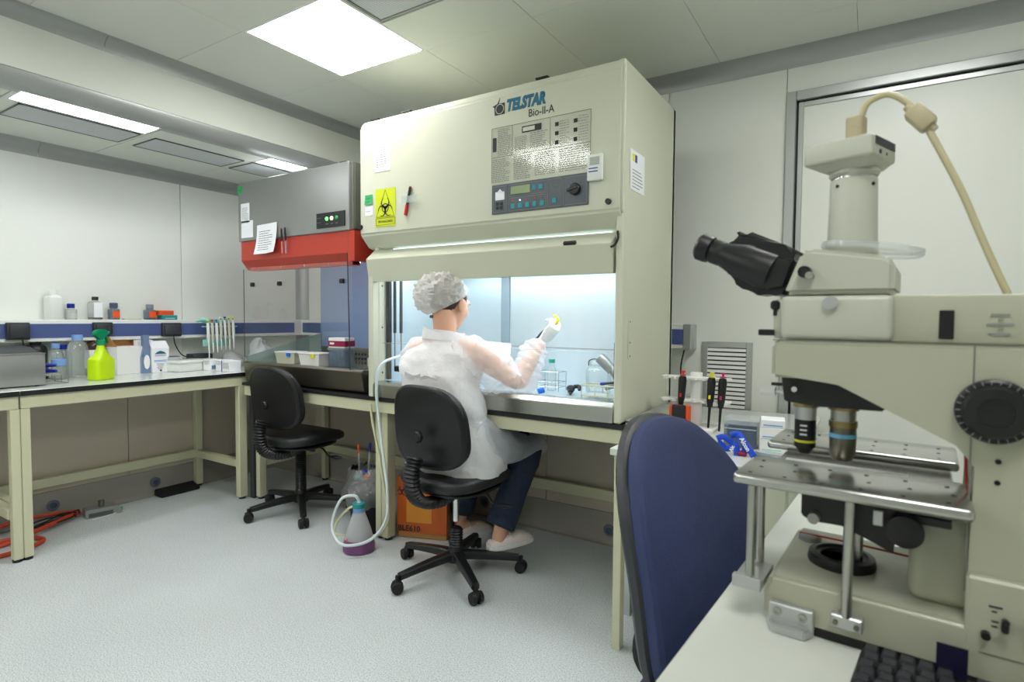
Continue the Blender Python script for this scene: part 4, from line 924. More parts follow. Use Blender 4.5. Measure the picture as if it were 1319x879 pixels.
for k, (cn, m_, wh) in enumerate(names):
    q = thing('pipette', f'hanging pipette with a {cn} button, {wh} of the left stand', 'pipette', (PX+.035, PY-.075+k*.030, ZB+.11+.02*(k > 2)), rot=(R(2), R(0), 0), group='pipettes on the left bench stand')
    G().cyl((0, 0, 0), (0, 0, .07), .0035, .005, 10).o('tip_cone', 'white', q); G().tube([(0, 0, .07), (0, 0, .10), (0, 0, .17), (0, 0, .205)], [.007, .0105, .0105, .009], 10, smooth=False).o('handle', 'cabinet' if k % 2 else 'whiteplastic', q)
    G().cyl((0, 0, .205), (0, 0, .222), .004, n=8).o('plunger', 'steel', q); G().cyl((0, 0, .218), (0, 0, .228), .008, n=12).o('button', m_, q)
t = thing('seafoam_bag', 'pale green crumpled glove on top of the left pipette stand', 'glove', (PX-.02, PY-.03, ZB+.30)); G().ell((0, -.03, .03), (.03, .075, .018)).ell((.0, .08, .028), (.02, .05, .018)).warp(lambda c: c+.014*V((noise.noise(c*25), noise.noise(c*25+V((3, 1, 2))), noise.noise(c*25+V((7, 5, 1)))))).o('crumpled_sheet', 'seafoam', t)
# plastic bags
def bag(label, loc, r, seed, fn=None):
    t = thing('plastic_bag', label, 'bag', loc); g = G(); g.ell((0, 0, r[2]), r, n=36, k=22)
    g.warp(lambda c: (fn(c) if fn else c)+V((1, 1, .6))*.0+.028*V((noise.noise(c*14+V((seed, 0, 0))), noise.noise(c*14+V((0, seed, 0))), noise.noise(c*14+V((0, 0, seed)))))*min(1, c.z/.03))
    g.o('crumpled_film', 'clear_bag', t); return t
bag('clear crumpled plastic bag standing tall behind the glass of the flow hood', (-3.62, 2.42, ZB), (.13, .10, .10), 3, lambda c: V((c.x*(1.1-.6*c.z/.2), c.y*(1.1-.55*c.z/.2), c.z*1.05)))
bag('clear crumpled plastic bag lying low on the bench beside the pipette stand', (-3.80, 2.335, ZB), (.07, .08, .05), 8)
# table end beyond the bench (corner top)
cr = thing('lab_bench', 'white worktop corner piece between the left bench and the flow hood', 'bench', (-3.7, 2.5, .804))
G().box((-3.995, 2.203, .804), (-3.43, 2.785, .83), .002).o('worktop', 'benchtop', cr, W=True)
# sockets on trunking
for k, (y, z0, z1, wd, lb) in enumerate(((1.18, 1.055, 1.15, .10, 'dark grey socket box on the blue trunking above the grey instrument'), (1.585, 1.075, 1.15, .10, 'dark grey socket box behind the green sprayer'), (1.985, 1.055, 1.145, .12, 'dark grey socket box with a tilted plug above the white tray'), (2.375, 1.052, 1.145, .10, 'dark grey ribbed socket box at the right of the pipette stand'))):
    q = thing('socket_box', lb, 'socket', (-3.953, y, z0)); G().box((0, -wd/2, 0), (.03, wd/2, z1-z0), .004, 2).o('housing', 'charcoal', q)
    G().box((.03, -wd/2+.01, .012), (.04, wd/2-.012, z1-z0-.012), .004, 2, (0, R(-8) if k == 2 else 0, 0)).o('plug' if k == 2 else 'cover_flap', 'shellplastic', q)
G().tube([(-3.91, 1.19, 1.06), (-3.905, 1.195, 1.0), (-3.93, 1.2, .90)], .004, 7).o('power_cable', 'rubber', label='black cable dropping from the socket box above the grey instrument', cat='cable')
G().tube([(-3.91, 1.985, 1.065), (-3.89, 1.985, 1.0), (-3.87, 2.02, .93), (-3.80, 2.06, .915), (-3.78, 2.13, .91)], .0035, 7).o('power_cable', 'rubber', label='black cable looping from the tilted plug onto the white tray', cat='cable')
# bottles on the trunking shelf
ZT = 1.165
def shelfb(*a, **k): return bottle(*a, name='reagent_bottle', **k)
shelfb('large white plastic bottle on the blue trunking shelf', (-4.005, 1.365, ZT), .047, .175, 'whiteplastic', 'whiteplastic', .025, .022, neck=.5, square=True, sh=.15)
shelfb('small clear bottle with a dark blue cap on the trunking shelf', (-4.005, 1.45, ZT), .030, .095, 'bottle_glass', 'blue_plastic', .022, .019, neck=.6, sh=.2, lab='bottle_frost', labrange=(.1, .4))
shelfb('clear bottle with a black cap and a little dark liquid on the trunking shelf', (-4.005, 1.575, ZT), .040, .14, 'bottle_glass', 'black', .018, .017, neck=.4, square=True, liquid='darkliquid', lh=.1, lab='paper', labrange=(.1, .75), sh=.18)
shelfb('small bottle with an orange label and grey-blue cap on the trunking shelf', (-4.005, 1.675, ZT), .033, .105, 'smoke_plastic', 'navyfoot', .028, .022, neck=.55, square=True, lab='orange_label', labrange=(.12, .52), sh=.2)
shelfb('small bottle with half white, half orange label beside the orange box', (-4.005, 1.885, ZT), .036, .10, 'smoke_plastic', 'smoke_plastic', .026, .022, neck=.55, square=True, liquid='darkliquid', lh=.12, lab='orange_label', labrange=(.14, .55), sh=.2)
t = thing('orange_box', 'small bright orange box on the trunking shelf above the turquoise one', 'box', (-4.0, 1.975, ZT+.031)); G().box((-.025, -.05, 0), (.03, .045, .03), .002).o('box_body', 'orange_label', t); G().box((.03, -.03, .008), (.0308, .03, .014)).o('print_lines', 'orange_plastic', t)
t = thing('turquoise_box', 'flat turquoise box under the orange box on the trunking shelf', 'box', (-3.995, 1.99, ZT)); G().box((-.03, -.05, 0), (.03, .05, .030), .002).o('box_body', 'teal_plastic', t); G().box((.03, -.03, .008), (.0308, .035, .012)).o('print_lines', 'white', t)
t = thing('paper_strip', 'cream paper strip lying on the trunking shelf', 'paper', (-3.99, 1.77, ZT)); G().box((-.02, -.05, 0), (.02, .05, .006), .001).o('folded_sheet', 'cablebeige', t)
# ================================================================ FLOW HOOD CONTENTS
ZH = .872
def tub(label, x, y, m_, tab):
    t = thing('plastic_tub', label, 'tub', (x, y, ZH), R(8)); g = G()
    ra = [[V((sx*(.075+.012*f), sy*(.05+.008*f), .085*f)) for sx, sy in ((-1, -1), (1, -1), (1, 1), (-1, 1))] for f in (0, 1)]
    g.loft(ra).o('tub_body', m_, t); G().box((-.092, -.062, .078), (.092, .062, .088), .003).o('tub_rim', 'whiteplastic', t); G().box((.02, -.0645, .058), (.05, -.060, .08)).o('coloured_tab', tab, t)
tub('cream plastic tub with a blue tab in the flow hood', -3.29, 2.43, 'cabinet', 'blue_bright'); tub('white plastic tub with a yellow tab in the flow hood', -3.06, 2.44, 'white', 'yellow_plastic')
t = thing('tip_rack_stack', 'smoky grey tip box in the flow hood below the magenta box', 'box', (-2.90, 2.52, ZH), R(6))
G().box((-.065, -.045, 0), (.065, .045, .11), .004, 2).o('box_body', 'smoke_plastic', t); G().box((-.075, -.052, .108), (.072, .05, .122), .003).o('box_lid', 'clear_plastic', t)
t = thing('magenta_box', 'white box with a dark magenta band on top of the smoky tip box', 'box', (-2.90, 2.52, ZH+.122), R(6)); G().box((-.07, -.045, 0), (.07, .045, .065), .003).o('box_body', 'white', t); G().box((-.0715, -.0465, .008), (.0715, .0465, .045), .001).o('magenta_band', 'magenta_label', t)
g = G(); g.box((-.055, -.048, .022), (-.02, -.0466, .034)); g.o('print_lines', 'white', t)
for k, (x, z) in enumerate(((-2.79, .0), (-2.70, .0))): q = thing('glass_vial', ['small glass vial left in front of the perforated plate', 'small glass vial right in front of the perforated plate'][k], 'vial', (x+.01, 2.65, ZH)); G().lathe([(.016, 0), (.017, .05), (.012, .055)], (0, 0, 0), 18).o('vial_body', 'bottle_frost', q); G().lathe([(.014, .055), (.014, .07)], (0, 0, 0), 16).o('cap', 'steel', q)
# ================================================================ SAFETY CABINET CONTENTS
ZW = .836
t = thing('culture_bottle', 'clear bottle with a turquoise cap in the wire rack of the lit cabinet', 'bottle', (-1.345, 2.50, ZW))
G().lathe([(.022, 0), (.023, .005), (.023, .10), (.012, .125), (.012, .14)], (0, 0, 0), 22).o('bottle_body', 'bottle_glass', t); G().lathe([(.016, .138), (.016, .156)], (0, 0, 0), 20).o('cap', 'turquoise_lid', t)
t = thing('wire_rack', 'wire rack around the turquoise-capped bottle in the lit cabinet', 'rack', (-1.345, 2.50, ZW))
for z in (.02, .045, .095): G().tube([(-.06, -.04, z), (.06, -.04, z), (.06, .04, z), (-.06, .04, z), (-.06, -.04, z)], .0016, 6, smooth=False).o('wire_frame', 'steel', t)
for x in (-.06, .06):
    for y in (-.04, .04): G().cyl((x, y, 0), (x, y, .097), .0016, n=6).o('wire_post', 'steel', t)
t = thing('tube_stopper', 'bright blue cap lying on the work surface near the gowned arm', 'cap', (-1.325, 2.33, ZW), rot=(0, 0, 0)); G().cyl((0, 0, .013), (.02, .02, .02), .013, n=16).o('cap_shell', 'blue_bright', t)
t = thing('black_pump', 'black hand tool lying on the lit work surface', 'tool', (-1.205, 2.44, ZW), R(-25))
G().tube([(-.04, .02, .02), (0, .0, .024), (.03, -.03, .012)], [.016, .018, .010], 10).o('grip', 'black', t); G().tube([(-.02, .035, .03), (.02, .03, .034), (.035, .02, .02)], [.010, .010, .008], 8).o('lever', 'black', t); G().tube([(.01, -.02, .012), (.05, -.045, .008)], [.009, .005], 8, smooth=False).o('spout', 'black', t)
bt = bottle('wide glass jar with a clamp lid at the right of the lit work space', (-1.12, 2.56, ZW), .060, .155, 'bottle_glass', 'bottle_glass', .02, .042, neck=.7, sh=.3, name='glass_jar', cat='jar')
G().tube([(-.042, -.02, .13), (-.035, -.03, .155), (0, -.035, .165), (.04, -.03, .150)], .0025, 6).o('clamp_wire', 'charcoal', bt)
t = thing('tube_rack', 'cream wire tube rack in front of the jar in the lit cabinet', 'rack', (-1.02, 2.38, ZW))
for z in (.012, .06): G().tube([(-.085, -.04, z), (.10, -.04, z), (.10, .05, z), (-.085, .05, z), (-.085, -.04, z)], .003, 6, smooth=False).o('rack_frame', 'cablebeige', t)
for x in (-.085, -.02, .04, .10): 
    for y in (-.04, .05): G().cyl((x, y, 0), (x, y, .062), .0025, n=6).o('rack_post', 'cablebeige', t)
G().box((-.083, -.038, .012), (.098, .048, .016)).o('rack_floor', 'bottle_frost', t)
t = thing('pipette_filler', 'grey angled pipette filler held by the right wall of the work space', 'tool', (-1.0, 2.44, .93))
G().tube([(-.06, 0, .085), (-.03, 0, .06), (.0, 0, .03)], [.026, .028, .024], 14, smooth=False).o('nozzle_body', 'greymetal', t); G().tube([(.0, 0, .035), (.035, 0, .0), (.02, 0, -.03), (-.03, 0, -.06)], [.022, .03, .018, .006], 12).o('handle', 'greymetal', t)
t = thing('yellow_bulb', 'bright yellow rubber bulb half hidden by the right edge of the opening', 'bulb', (-.905, 2.36, 1.0)); G().ell((0, 0, 0), (.03, .026, .032)).o('bulb_body', 'yellow_plastic', t)
t = thing('blue_tip_tool', 'dark rod with a blue end lying over the cream tube rack', 'tool', (-.93, 2.36, .912)); G().cyl((-.075, 0, -.006), (.04, 0, .01), .006, n=10).o('rod', 'charcoal', t); G().cyl((-.09, 0, -.009), (-.072, 0, -.006), .008, n=10).o('rod_end', 'blue_plastic', t); G().cyl((.02, 0, -.02), (.025, 0, .03), .012, n=10).o('holder', 'black', t)
t = thing('small_bottle', 'squat clear bottle with a bright blue cap below the held plate', 'bottle', (-1.64, 2.56, ZW)); G().lathe([(.036, 0), (.038, .005), (.038, .055), (.02, .075)], (0, 0, 0), 22).o('bottle_body', 'bottle_glass', t); G().lathe([(.021, .073), (.021, .098)], (0, 0, 0), 20).o('cap', 'blue_bright', t)
t = thing('small_bottle', 'squat clear bottle with a pale blue cap right of the bright-capped one', 'bottle', (-1.54, 2.60, ZW)); G().lathe([(.03, 0), (.032, .005), (.032, .05), (.018, .07)], (0, 0, 0), 22).o('bottle_body', 'bottle_glass', t); G().lathe([(.019, .068), (.019, .09)], (0, 0, 0), 20).o('cap', 'skyblue_plastic', t)

# ================================================================ PERSON
P = thing('person', 'seated person in a white gown, hair cap and gloves working into the lit cabinet', 'person', (-1.66, 2.07, 0))
Hc = V((-1.683, 2.115, 1.262)); HM = Euler((R(-20), 0, R(-24))).to_matrix()
HM = Matrix.Rotation(R(-3), 3, 'Z') @ Matrix.Rotation(R(-20), 3, 'X')
def hp_(p): return Hc+HM @ V(p)
shL, shR = V((-1.865, 2.10, 1.025)), V((-1.515, 2.075, 1.03))
elL, elR = V((-1.885, 2.25, .90)), V((-1.365, 2.215, .905))
wrL, wrR = V((-1.775, 2.39, 1.035)), V((-1.306, 2.325, 1.083))
kneeR, ankR = V((-1.43, 2.40, .565)), V((-1.475, 2.235, .17))
kneeL, ankL = V((-1.77, 2.45, .565)), V((-1.875, 2.45, .10))
g = G()
# trunk
g.loft([[V((cx+a*math.cos(t), cy+b*math.sin(t), z)) for t in (2*PI*i/24 for i in range(24))] for cx, cy, z, a, b in
        ((-1.64, 2.06, .49, .14, .11), (-1.64, 2.06, .55, .175, .13), (-1.65, 2.05, .66, .155, .11), (-1.66, 2.05, .78, .145, .10), (-1.67, 2.06, .90, .16, .105), (-1.69, 2.075, .99, .175, .10), (-1.69, 2.08, 1.045, .15, .08), (-1.685, 2.085, 1.075, .09, .065))])
g.tube([V((-1.685, 2.075, 1.03)), V((-1.685, 2.078, 1.12)), hp_((0, -.035, -.04))], [.062, .054, .054], 18)
g.tube([V((-1.69, 2.08, 1.035)), shR, shR.lerp(elR, .5), elR, elR.lerp(wrR, .35), wrR], [.06, .056, .046, .038, .038, .025], 16)
g.tube([V((-1.69, 2.08, 1.035)), shL, shL.lerp(elL, .5), elL, elL.lerp(wrL, .35), wrL], [.06, .056, .046, .038, .038, .025], 16)
for hip, kn, an, hd_ in ((V((-1.57, 2.08, .55)), kneeR, ankR, V((.45, .9, 0))), (V((-1.71, 2.08, .55)), kneeL, ankL, V((.5, .86, 0)))):
    g.tube([hip, hip.lerp(kn, .5), kn, kn.lerp(an, .4), an, an+V((0, 0, -.055))], [.082, .072, .056, .05, .033, .03], 16)
    g.tube([an+V((0, 0, -.05))-hd_*.02, an+V((0, 0, -.055))+hd_*.06, an+V((0, 0, -.065))+hd_*.13], [(.03, .03), (.036, .026), (.034, .018)], 14)
# head
for c_, r_ in (((0, -.018, .025), (.074, .094, .086)), ((0, .028, -.018), (.069, .064, .080)), ((0, .048, -.075), (.042, .040, .036)), ((0, .074, -.088), (.022, .020, .018)), ((0, .082, .03), (.045, .018, .026)),
               ((.036, .058, -.022), (.027, .027, .030)), ((-.036, .058, -.022), (.027, .027, .030)), ((0, .060, -.05), (.046, .034, .040)), ((0, .098, -.022), (.012, .020, .013)), ((0, .092, -.004), (.009, .016, .024)), ((0, .088, -.058), (.021, .012, .006)), ((0, .086, -.068), (.018, .012, .006))):
    g.ell(hp_(c_), r_, HM, 24, 16)
for s_ in (-1, 1):
    e_ = HM @ Matrix.Rotation(s_*R(-26), 3, 'Z')
    g.ell(hp_((s_*.084, -.008, -.014)), (.009, .022, .033), e_, 18, 12); g.ell(hp_((s_*.074, -.004, -.036)), (.008, .010, .012), e_, 14, 10)
link('body', fuse(g, .0065, 3), 'skin', P, W=True)
for s_ in (-1, 1):
    e = G().ell(hp_((s_*.031, .077, .006)), (.0105, .0105, .0105), HM, 16, 10).o('eye', 'white', P, W=True)
    G().ell(hp_((s_*.031, .0862, .005)), (.0048, .003, .0048), HM, 12, 8).o('iris', 'ink', e, W=True)
    G().tube([hp_((s_*.018, .096, .026)), hp_((s_*.034, .094, .031)), hp_((s_*.050, .083, .026))], [.002, .003, .0015], 6).o('eyebrow', 'hair', P, W=True)
# hair under the cap
g = G(); g.ell((0, -.022, .018), (.0800, .098, .092), n=56, k=40)
bm_ = g.b; kill = [v for v in bm_.verts if False and (v.co.y > .035 and v.co.z < .055-.6*(v.co.y-.035)) or v.co.z < -.060 or (v.co.z < -.02 and v.co.y > -.01) or (v.co.y > -.018 and v.co.z < .012 and abs(v.co.x) > .06 and v.co.y < .03 and v.co.z < -.01)]
kill = [v for v in bm_.verts if v.co.y > .070 or (v.co.y > .060 and v.co.z < .0) or (v.co.y > .040 and v.co.z < -.012) or (v.co.y > -.030 and v.co.z < -.020) or v.co.z < -.064]
bmesh.ops.delete(bm_, geom=kill, context='VERTS')
g.warp(lambda c: Hc+HM @ (c*(1+.02*noise.noise(c*60))))
me = g.mesh('hair'); ob = link('hair', me, 'hair', P, W=True); sd = ob.modifiers.new('t', 'SOLIDIFY'); sd.thickness = .004
for k in range(9):
    a = R(-20)+k*.09
# disposable cap
view = V((-.61, .79, 0)); right = V((.79, .61, 0)); upv = V((0, 0, 1))
cc = Hc+right*-.046+upv*.036+view*-.005
pn = (right*-.46+upv*-.86+view*.10).normalized()      # opening faces down towards the left of the head
pp0 = Hc+right*.010+upv*-.022
g = G(); g.ell((0, 0, 0), (1, 1, 1), n=64, k=44)
def capf(c):
    d = c.normalized(); q = cc+right*(d.dot(V((1, 0, 0)))*.121)+view*(d.y*.118)+upv*(d.z*.103)
    nn = noise.noise(d*3.2)*.012+abs(noise.noise(d*6+V((4, 0, 0))))*.020+noise.noise(V((d.x*14, d.y*14, d.z*6)))*.006
    q += d.x*right*nn+d.y*view*nn+d.z*upv*nn
    pnn = (right*.44+upv*-.88+view*.12).normalized(); h_ = (q-(Hc+right*.011+upv*.008)).dot(pnn)
    lim = .0
    if h_ > lim:
        q -= pnn*(h_-lim)*.92; ctr = Hc+right*-.012+upv*.01; rad = (q-ctr); q = ctr+rad*(1-.28*min(1, (h_-lim)/.06))
    return q
g.warp(capf); g.o('hair_cap', 'cap_fabric', P, W=True)
G().lathe([(.004, 0), (.009, .003), (.009, .012), (.004, .015)], (0, 0, 0), 14).warp(lambda c: c+Hc+right*-.086+upv*-.070+view*-.05).o('hair_clip', 'steel_dk', P, W=True)
# clothes
def wr(p, s, f, seed=0): return V((noise.noise(p*f+V((seed, 0, 0))), noise.noise(p*f+V((0, seed+9, 0))), noise.noise(p*f+V((0, 0, seed+5)))))*s
rings = []
for cx, cy, z, a, b in ((-1.625, 2.09, .50, .245, .185), (-1.63, 2.075, .56, .24, .175), (-1.64, 2.05, .64, .228, .162), (-1.655, 2.035, .73, .212, .148), (-1.665, 2.03, .82, .208, .142), (-1.68, 2.035, .90, .206, .135), (-1.69, 2.045, .96, .212, .128), (-1.69, 2.055, 1.01, .205, .118), (-1.69, 2.065, 1.045, .178, .103), (-1.687, 2.073, 1.072, .13, .085), (-1.687, 2.077, 1.092, .09, .074), (-1.688, 2.077, 1.11, .078, .07), (-1.69, 2.075, 1.128, .078, .072)):
    rings.append([V((cx+a*math.copysign(abs(math.cos(t))**.85, math.cos(t)), cy+b*math.copysign(abs(math.sin(t))**.85, math.sin(t)), z+(.020*(-math.sin(t)-.2) if z > 1.08 else 0))) for t in (2*PI*i/72 for i in range(72))])
R2, _ = [], 0
for a, b in zip(rings, rings[1:]):
    for k in range(4): R2.append([p.lerp(q, k/4) for p, q in zip(a, b)])
R2.append(rings[-1])
def fold(p):
    ridge = abs(noise.noise(V((p.x*5, p.y*5, p.z*9)))); return p+wr(p, .022, 7)+wr(p, .009, 20, 3)+V((0, -.022*ridge, 0))
def gown_pt(p):
    q = fold(p) if p.z < 1.09 else p+wr(p, .005, 18)
    if q.z < .93: q.y = max(q.y, 1.922+(q.x+1.61)**2)      # rests against the chair back
    return q
G().loft(R2, cap=False).warp(gown_pt).o('gown', 'gown', P, W=True)
def sleeve(pts, rad, seed, name='gown_sleeve', m_='gown_sleeve', n=40, amp=.012):
    Pp, rr = catmull([V(p) for p in pts], rad, 9); g = G(); rings = []; u = (Pp[1]-Pp[0]).orthogonal().normalized()
    for i, p in enumerate(Pp):
        d = (Pp[min(i+1, len(Pp)-1)]-Pp[max(i-1, 0)]).normalized(); u = (u-d*u.dot(d)).normalized(); v_ = d.cross(u)
        ring = []
        for k in range(n):
            t = 2*PI*k/n; e = u*math.cos(t)+v_*math.sin(t); q = p+e*rr[i]; s_ = noise.noise(q*13+V((seed, 0, 0)))*amp*1.2+(abs(noise.noise(V((q.x*9+i*.30, q.y*9, q.z*22))))-.2)*amp*1.3
            q = p+e*max(rr[i]+s_, .02); q.z -= .25*max(0, rr[i]-.045)*max(0, -e.z); ring.append(q)
        rings.append(ring)
    g.loft(rings, cap=False); return g.o(name, m_, P, W=True)
sleeve([shR+V((-.075, -.01, -.03)), shR+V((0, 0, -.012)), shR.lerp(elR, .5)+V((0, 0, -.02)), elR+V((0, 0, -.010)), elR.lerp(wrR, .3)+V((.004, 0, 0)), elR.lerp(wrR, .7), wrR+V((0, 0, .0))], [.085, .085, .078, .070, .064, .052, .034], 2, amp=.02)
sleeve([shL+V((.075, .0, -.03)), shL+V((0, 0, -.012)), shL.lerp(elL, .5)+V((0, 0, -.01)), elL, elL.lerp(wrL, .35), wrL+V((0, 0, 0))], [.085, .083, .074, .066, .056, .034], 5)
sk = []
for cx, y, z, a, b in ((-1.645, 1.99, .68, .20, .15), (-1.635, 2.06, .635, .215, .145), (-1.615, 2.14, .61, .235, .125), (-1.605, 2.22, .59, .24, .108), (-1.60, 2.30, .58, .240, .095), (-1.585, 2.38, .58, .235, .09), (-1.575, 2.44, .575, .225, .085), (-1.57, 2.47, .56, .215, .075)):
    sk.append([V((cx+a*math.copysign(abs(math.cos(t))**.7, math.cos(t)), y-.03*math.sin(t)*0, z+b*math.copysign(abs(math.sin(t))**.8, math.sin(t)))) for t in (2*PI*i/64 for i in range(64))])
S2 = []
for a, b in zip(sk, sk[1:]):
    for k in range(4): S2.append([p.lerp(q, k/4) for p, q in zip(a, b)])
S2.append(sk[-1])
G().loft(S2, cap=False).warp(lambda p: p+wr(p, .016, 8, 4)+wr(p, .006, 24, 1)).o('gown_skirt', 'gown_skirt', P, W=True)
g = G(); n = 60
g.loft([[V((-1.690+r_*1.12*math.cos(t), 2.076+r_*math.sin(t), z_-.018*math.sin(t)-.012+(.020*max(0, math.cos(t-R(215)))**3-.014*max(0, math.cos(t-R(285))))*(1 if z_ > 1.11 else 0))) for t in (2*PI*i/n for i in range(n))] for r_, z_ in ((.084, 1.09), (.081, 1.112), (.084, 1.140), (.090, 1.142), (.094, 1.118), (.096, 1.094))], cap=False).warp(lambda p: p+wr(p, .008, 16, 2)).o('collar', 'gown', P, W=True)
G().loft([[V((cx+a*math.cos(t), cy+b*math.sin(t), z)) for t in (2*PI*i/30 for i in range(30))] for cx, cy, z, a, b in
        ((-1.65, 2.06, .52, .19, .142), (-1.65, 2.05, .66, .170, .122), (-1.66, 2.05, .78, .160, .112), (-1.67, 2.055, .90, .176, .114), (-1.69, 2.068, .99, .186, .108), (-1.69, 2.075, 1.045, .160, .088), (-1.687, 2.08, 1.078, .095, .070))]).o('shirt', 'shirt', P, W=True)
g = G()
g.tube([V((-1.57, 2.06, .555)), V((-1.50, 2.24, .57)), kneeR, kneeR.lerp(ankR, .5)+V((0, .01, 0)), ankR+V((0, 0, .03))], [.098, .090, .077, .070, .072], 24)
g.tube([V((-1.71, 2.06, .555)), V((-1.74, 2.25, .57)), kneeL, kneeL.lerp(ankL, .5)+V((0, .01, 0)), ankL+V((0, 0, .04))], [.098, .090, .077, .070, .072], 24)
g.ell((-1.64, 2.06, .56), (.18, .13, .08))
me = fuse(g, .009, 2)
for v in me.vertices: v.co += wr(v.co, .006, 16)+wr(v.co, .003, 40, 2)
link('jeans', me, 'jeans', P, W=True)
def clog(an, hd_, zb):
    hd_ = hd_.normalized(); sd_ = V((hd_.y, -hd_.x, 0)); o_ = V((an.x, an.y, zb)); g = G()
    rings = []
    for f, wd, h0, h1 in ((-.062, .022, .012, .035), (-.05, .031, 0, .045), (0, .036, 0, .047), (.05, .040, 0, .062), (.09, .043, 0, .068), (.13, .041, 0, .058), (.165, .032, .004, .04), (.18, .014, .010, .026)):
        c_ = o_+hd_*f; rings.append([c_+sd_*wd*math.copysign(abs(math.cos(t))**.6, math.cos(t))+V((0, 0, (h0+h1)/2+(h1-h0)/2*math.copysign(abs(math.sin(t))**.7, math.sin(t)))) for t in (2*PI*i/22 for i in range(22))])
    s_ = g.loft(rings).o('clog', 'clog', P, W=True)
    G().loft([[q+V((0, 0, .0))-0*hd_ for q in [o_+hd_*f*1.03+hd_*.06+sd_*w_*1.03*math.copysign(abs(math.cos(t))**.6, math.cos(t)) + V((0, 0, z_)) for t, f, w_ in [(2*PI*i/24, .125*math.sin(2*PI*i/24), .043) for i in range(24)]]] for z_ in (.0, .020)]).o('sole', 'white', s_, W=True)
    g = G(); A = [(-.048, .058), (0, .074), (.048, .058)]; g.tube([o_+hd_*.045+sd_*x+V((0, 0, z)) for x, z in A], [(.004, .012)]*3, 8).o('strap', 'clog', s_, W=True)
clog(ankR, V((.42, .9, 0)), .098); clog(ankL, V((.5, .86, 0)), 0.0)
# gloves: palm plus five separate bent fingers, hand frame = (origin at wrist, d along palm, n out of the back of the hand, s towards the thumb)
def glove(wr_, d, nrm, thumb, curl, name='glove'):
    d = d.normalized(); nrm = (nrm-d*nrm.dot(d)).normalized(); s_ = d.cross(nrm)*thumb; g = G(); Mx = Matrix((s_, d, nrm)).transposed()
    L_ = lambda p: wr_+Mx @ V(p)
    g.tube([L_((0, -.03, 0)), L_((0, .01, 0)), L_((0, .045, .001)), L_((.002, .078, .0))], [(.027, .027), (.026, .026), (.030, .030), (.030, .030)], 14)
    g2 = G()
    rings = [[L_((a*math.cos(t), y, b*math.sin(t))) for t in (2*PI*i/20 for i in range(20))] for y, a, b in ((-.035, .025, .023), (0, .023, .020), (.03, .031, .018), (.06, .036, .016), (.082, .034, .012))]
    g = G().loft(rings)
    for k, (x, ln_, r_) in enumerate(((.0275, .070, .0078), (.0092, .078, .0080), (-.0092, .072, .0078), (-.0270, .056, .0070))):
        c_ = curl[k]; p = V((x, .080, .0)); pts = [V((x*.9, .055, 0)), p]; ang = 0; seg = (ln_*.45, ln_*.32, ln_*.25)
        for j in range(3):
            ang -= c_*(1.0, 1.1, .7)[j]; p = p+V((x*.05, math.cos(ang)*seg[j], math.sin(ang)*seg[j])); pts.append(p)
        g.tube([L_(q) for q in pts], [r_*1.05, r_*1.08, r_, r_*.92, r_*.75], 10, sub=4)
    tc_ = curl[4]
    g.tube([L_(q) for q in ((.018, .012, -.004), (.040, .035, -.012-.01*tc_), (.048-.012*tc_, .062, -.022-.012*tc_), (.042-.026*tc_, .086, -.030-.016*tc_))], [.014, .0125, .0105, .0085], 10, sub=4)
    me = fuse(g, .0017, 2); return link(name, me, 'glove', P, W=True), L_
pt_, pb_ = V((-1.250, 2.352, 1.163)), V((-1.470, 2.435, 1.052)); ax = (pt_-pb_).normalized()
dR = (V((.35, .25, .80))).normalized()
glove(wrR+V((.004, .004, .008)), V((.62, .16, .72)), V((.75, -.50, -.42)), 1, (.78, .82, .86, .92, .6))
glove(wrL, V((.86, .42, .12)), V((-.25, -.35, .9)), -1 if 0 else 1, (.28, .30, .34, .42, .5))
# held pipette and plate
q = thing('held_pipette', 'dark pipette with a yellow hook end held in the right gloved hand', 'pipette', pb_)
G().cyl(pb_, pb_.lerp(pt_, .14), .0018, .004, 10).o('tip', 'clear_plastic', q, W=True)
G().cyl(pb_.lerp(pt_, .14), pb_.lerp(pt_, .52), .0045, .006, 12).o('shaft', 'charcoal', q, W=True)
G().tube([pb_.lerp(pt_, .5), pb_.lerp(pt_, .62), pb_.lerp(pt_, .9), pb_.lerp(pt_, .98)], [.008, .0135, .015, .011], 12).o('handle', 'charcoal', q, W=True)
G().tube([pb_.lerp(pt_, .93), pt_+V((.012, 0, .020)), pt_+V((.008, 0, .038)), pt_+V((-.008, 0, .046))], [.009, .008, .007, .004], 10).o('finger_hook', 'yellow_plastic', q, W=True)
t = thing('well_plate', 'clear flat plate held tilted in the left gloved hand', 'plate', (-1.648, 2.43, 1.022), rot=(R(48), R(4), R(30)))
G().box((-.085, -.052, -.008), (.085, .052, .008), .003).o('plate_body', 'bottle_frost', t)
g = G()
for i in range(8):
    for k in range(5): g.cyl((-.07+i*.02, -.04+k*.02, .0081), (-.07+i*.02, -.04+k*.02, .0095), .0075, n=8)
g.o('wells', 'bottle_frost', t, kind='stuff')
G().box((-.088, -.055, .008), (.088, .055, .012), .001).o('plate_lid', 'clear_plastic', t)

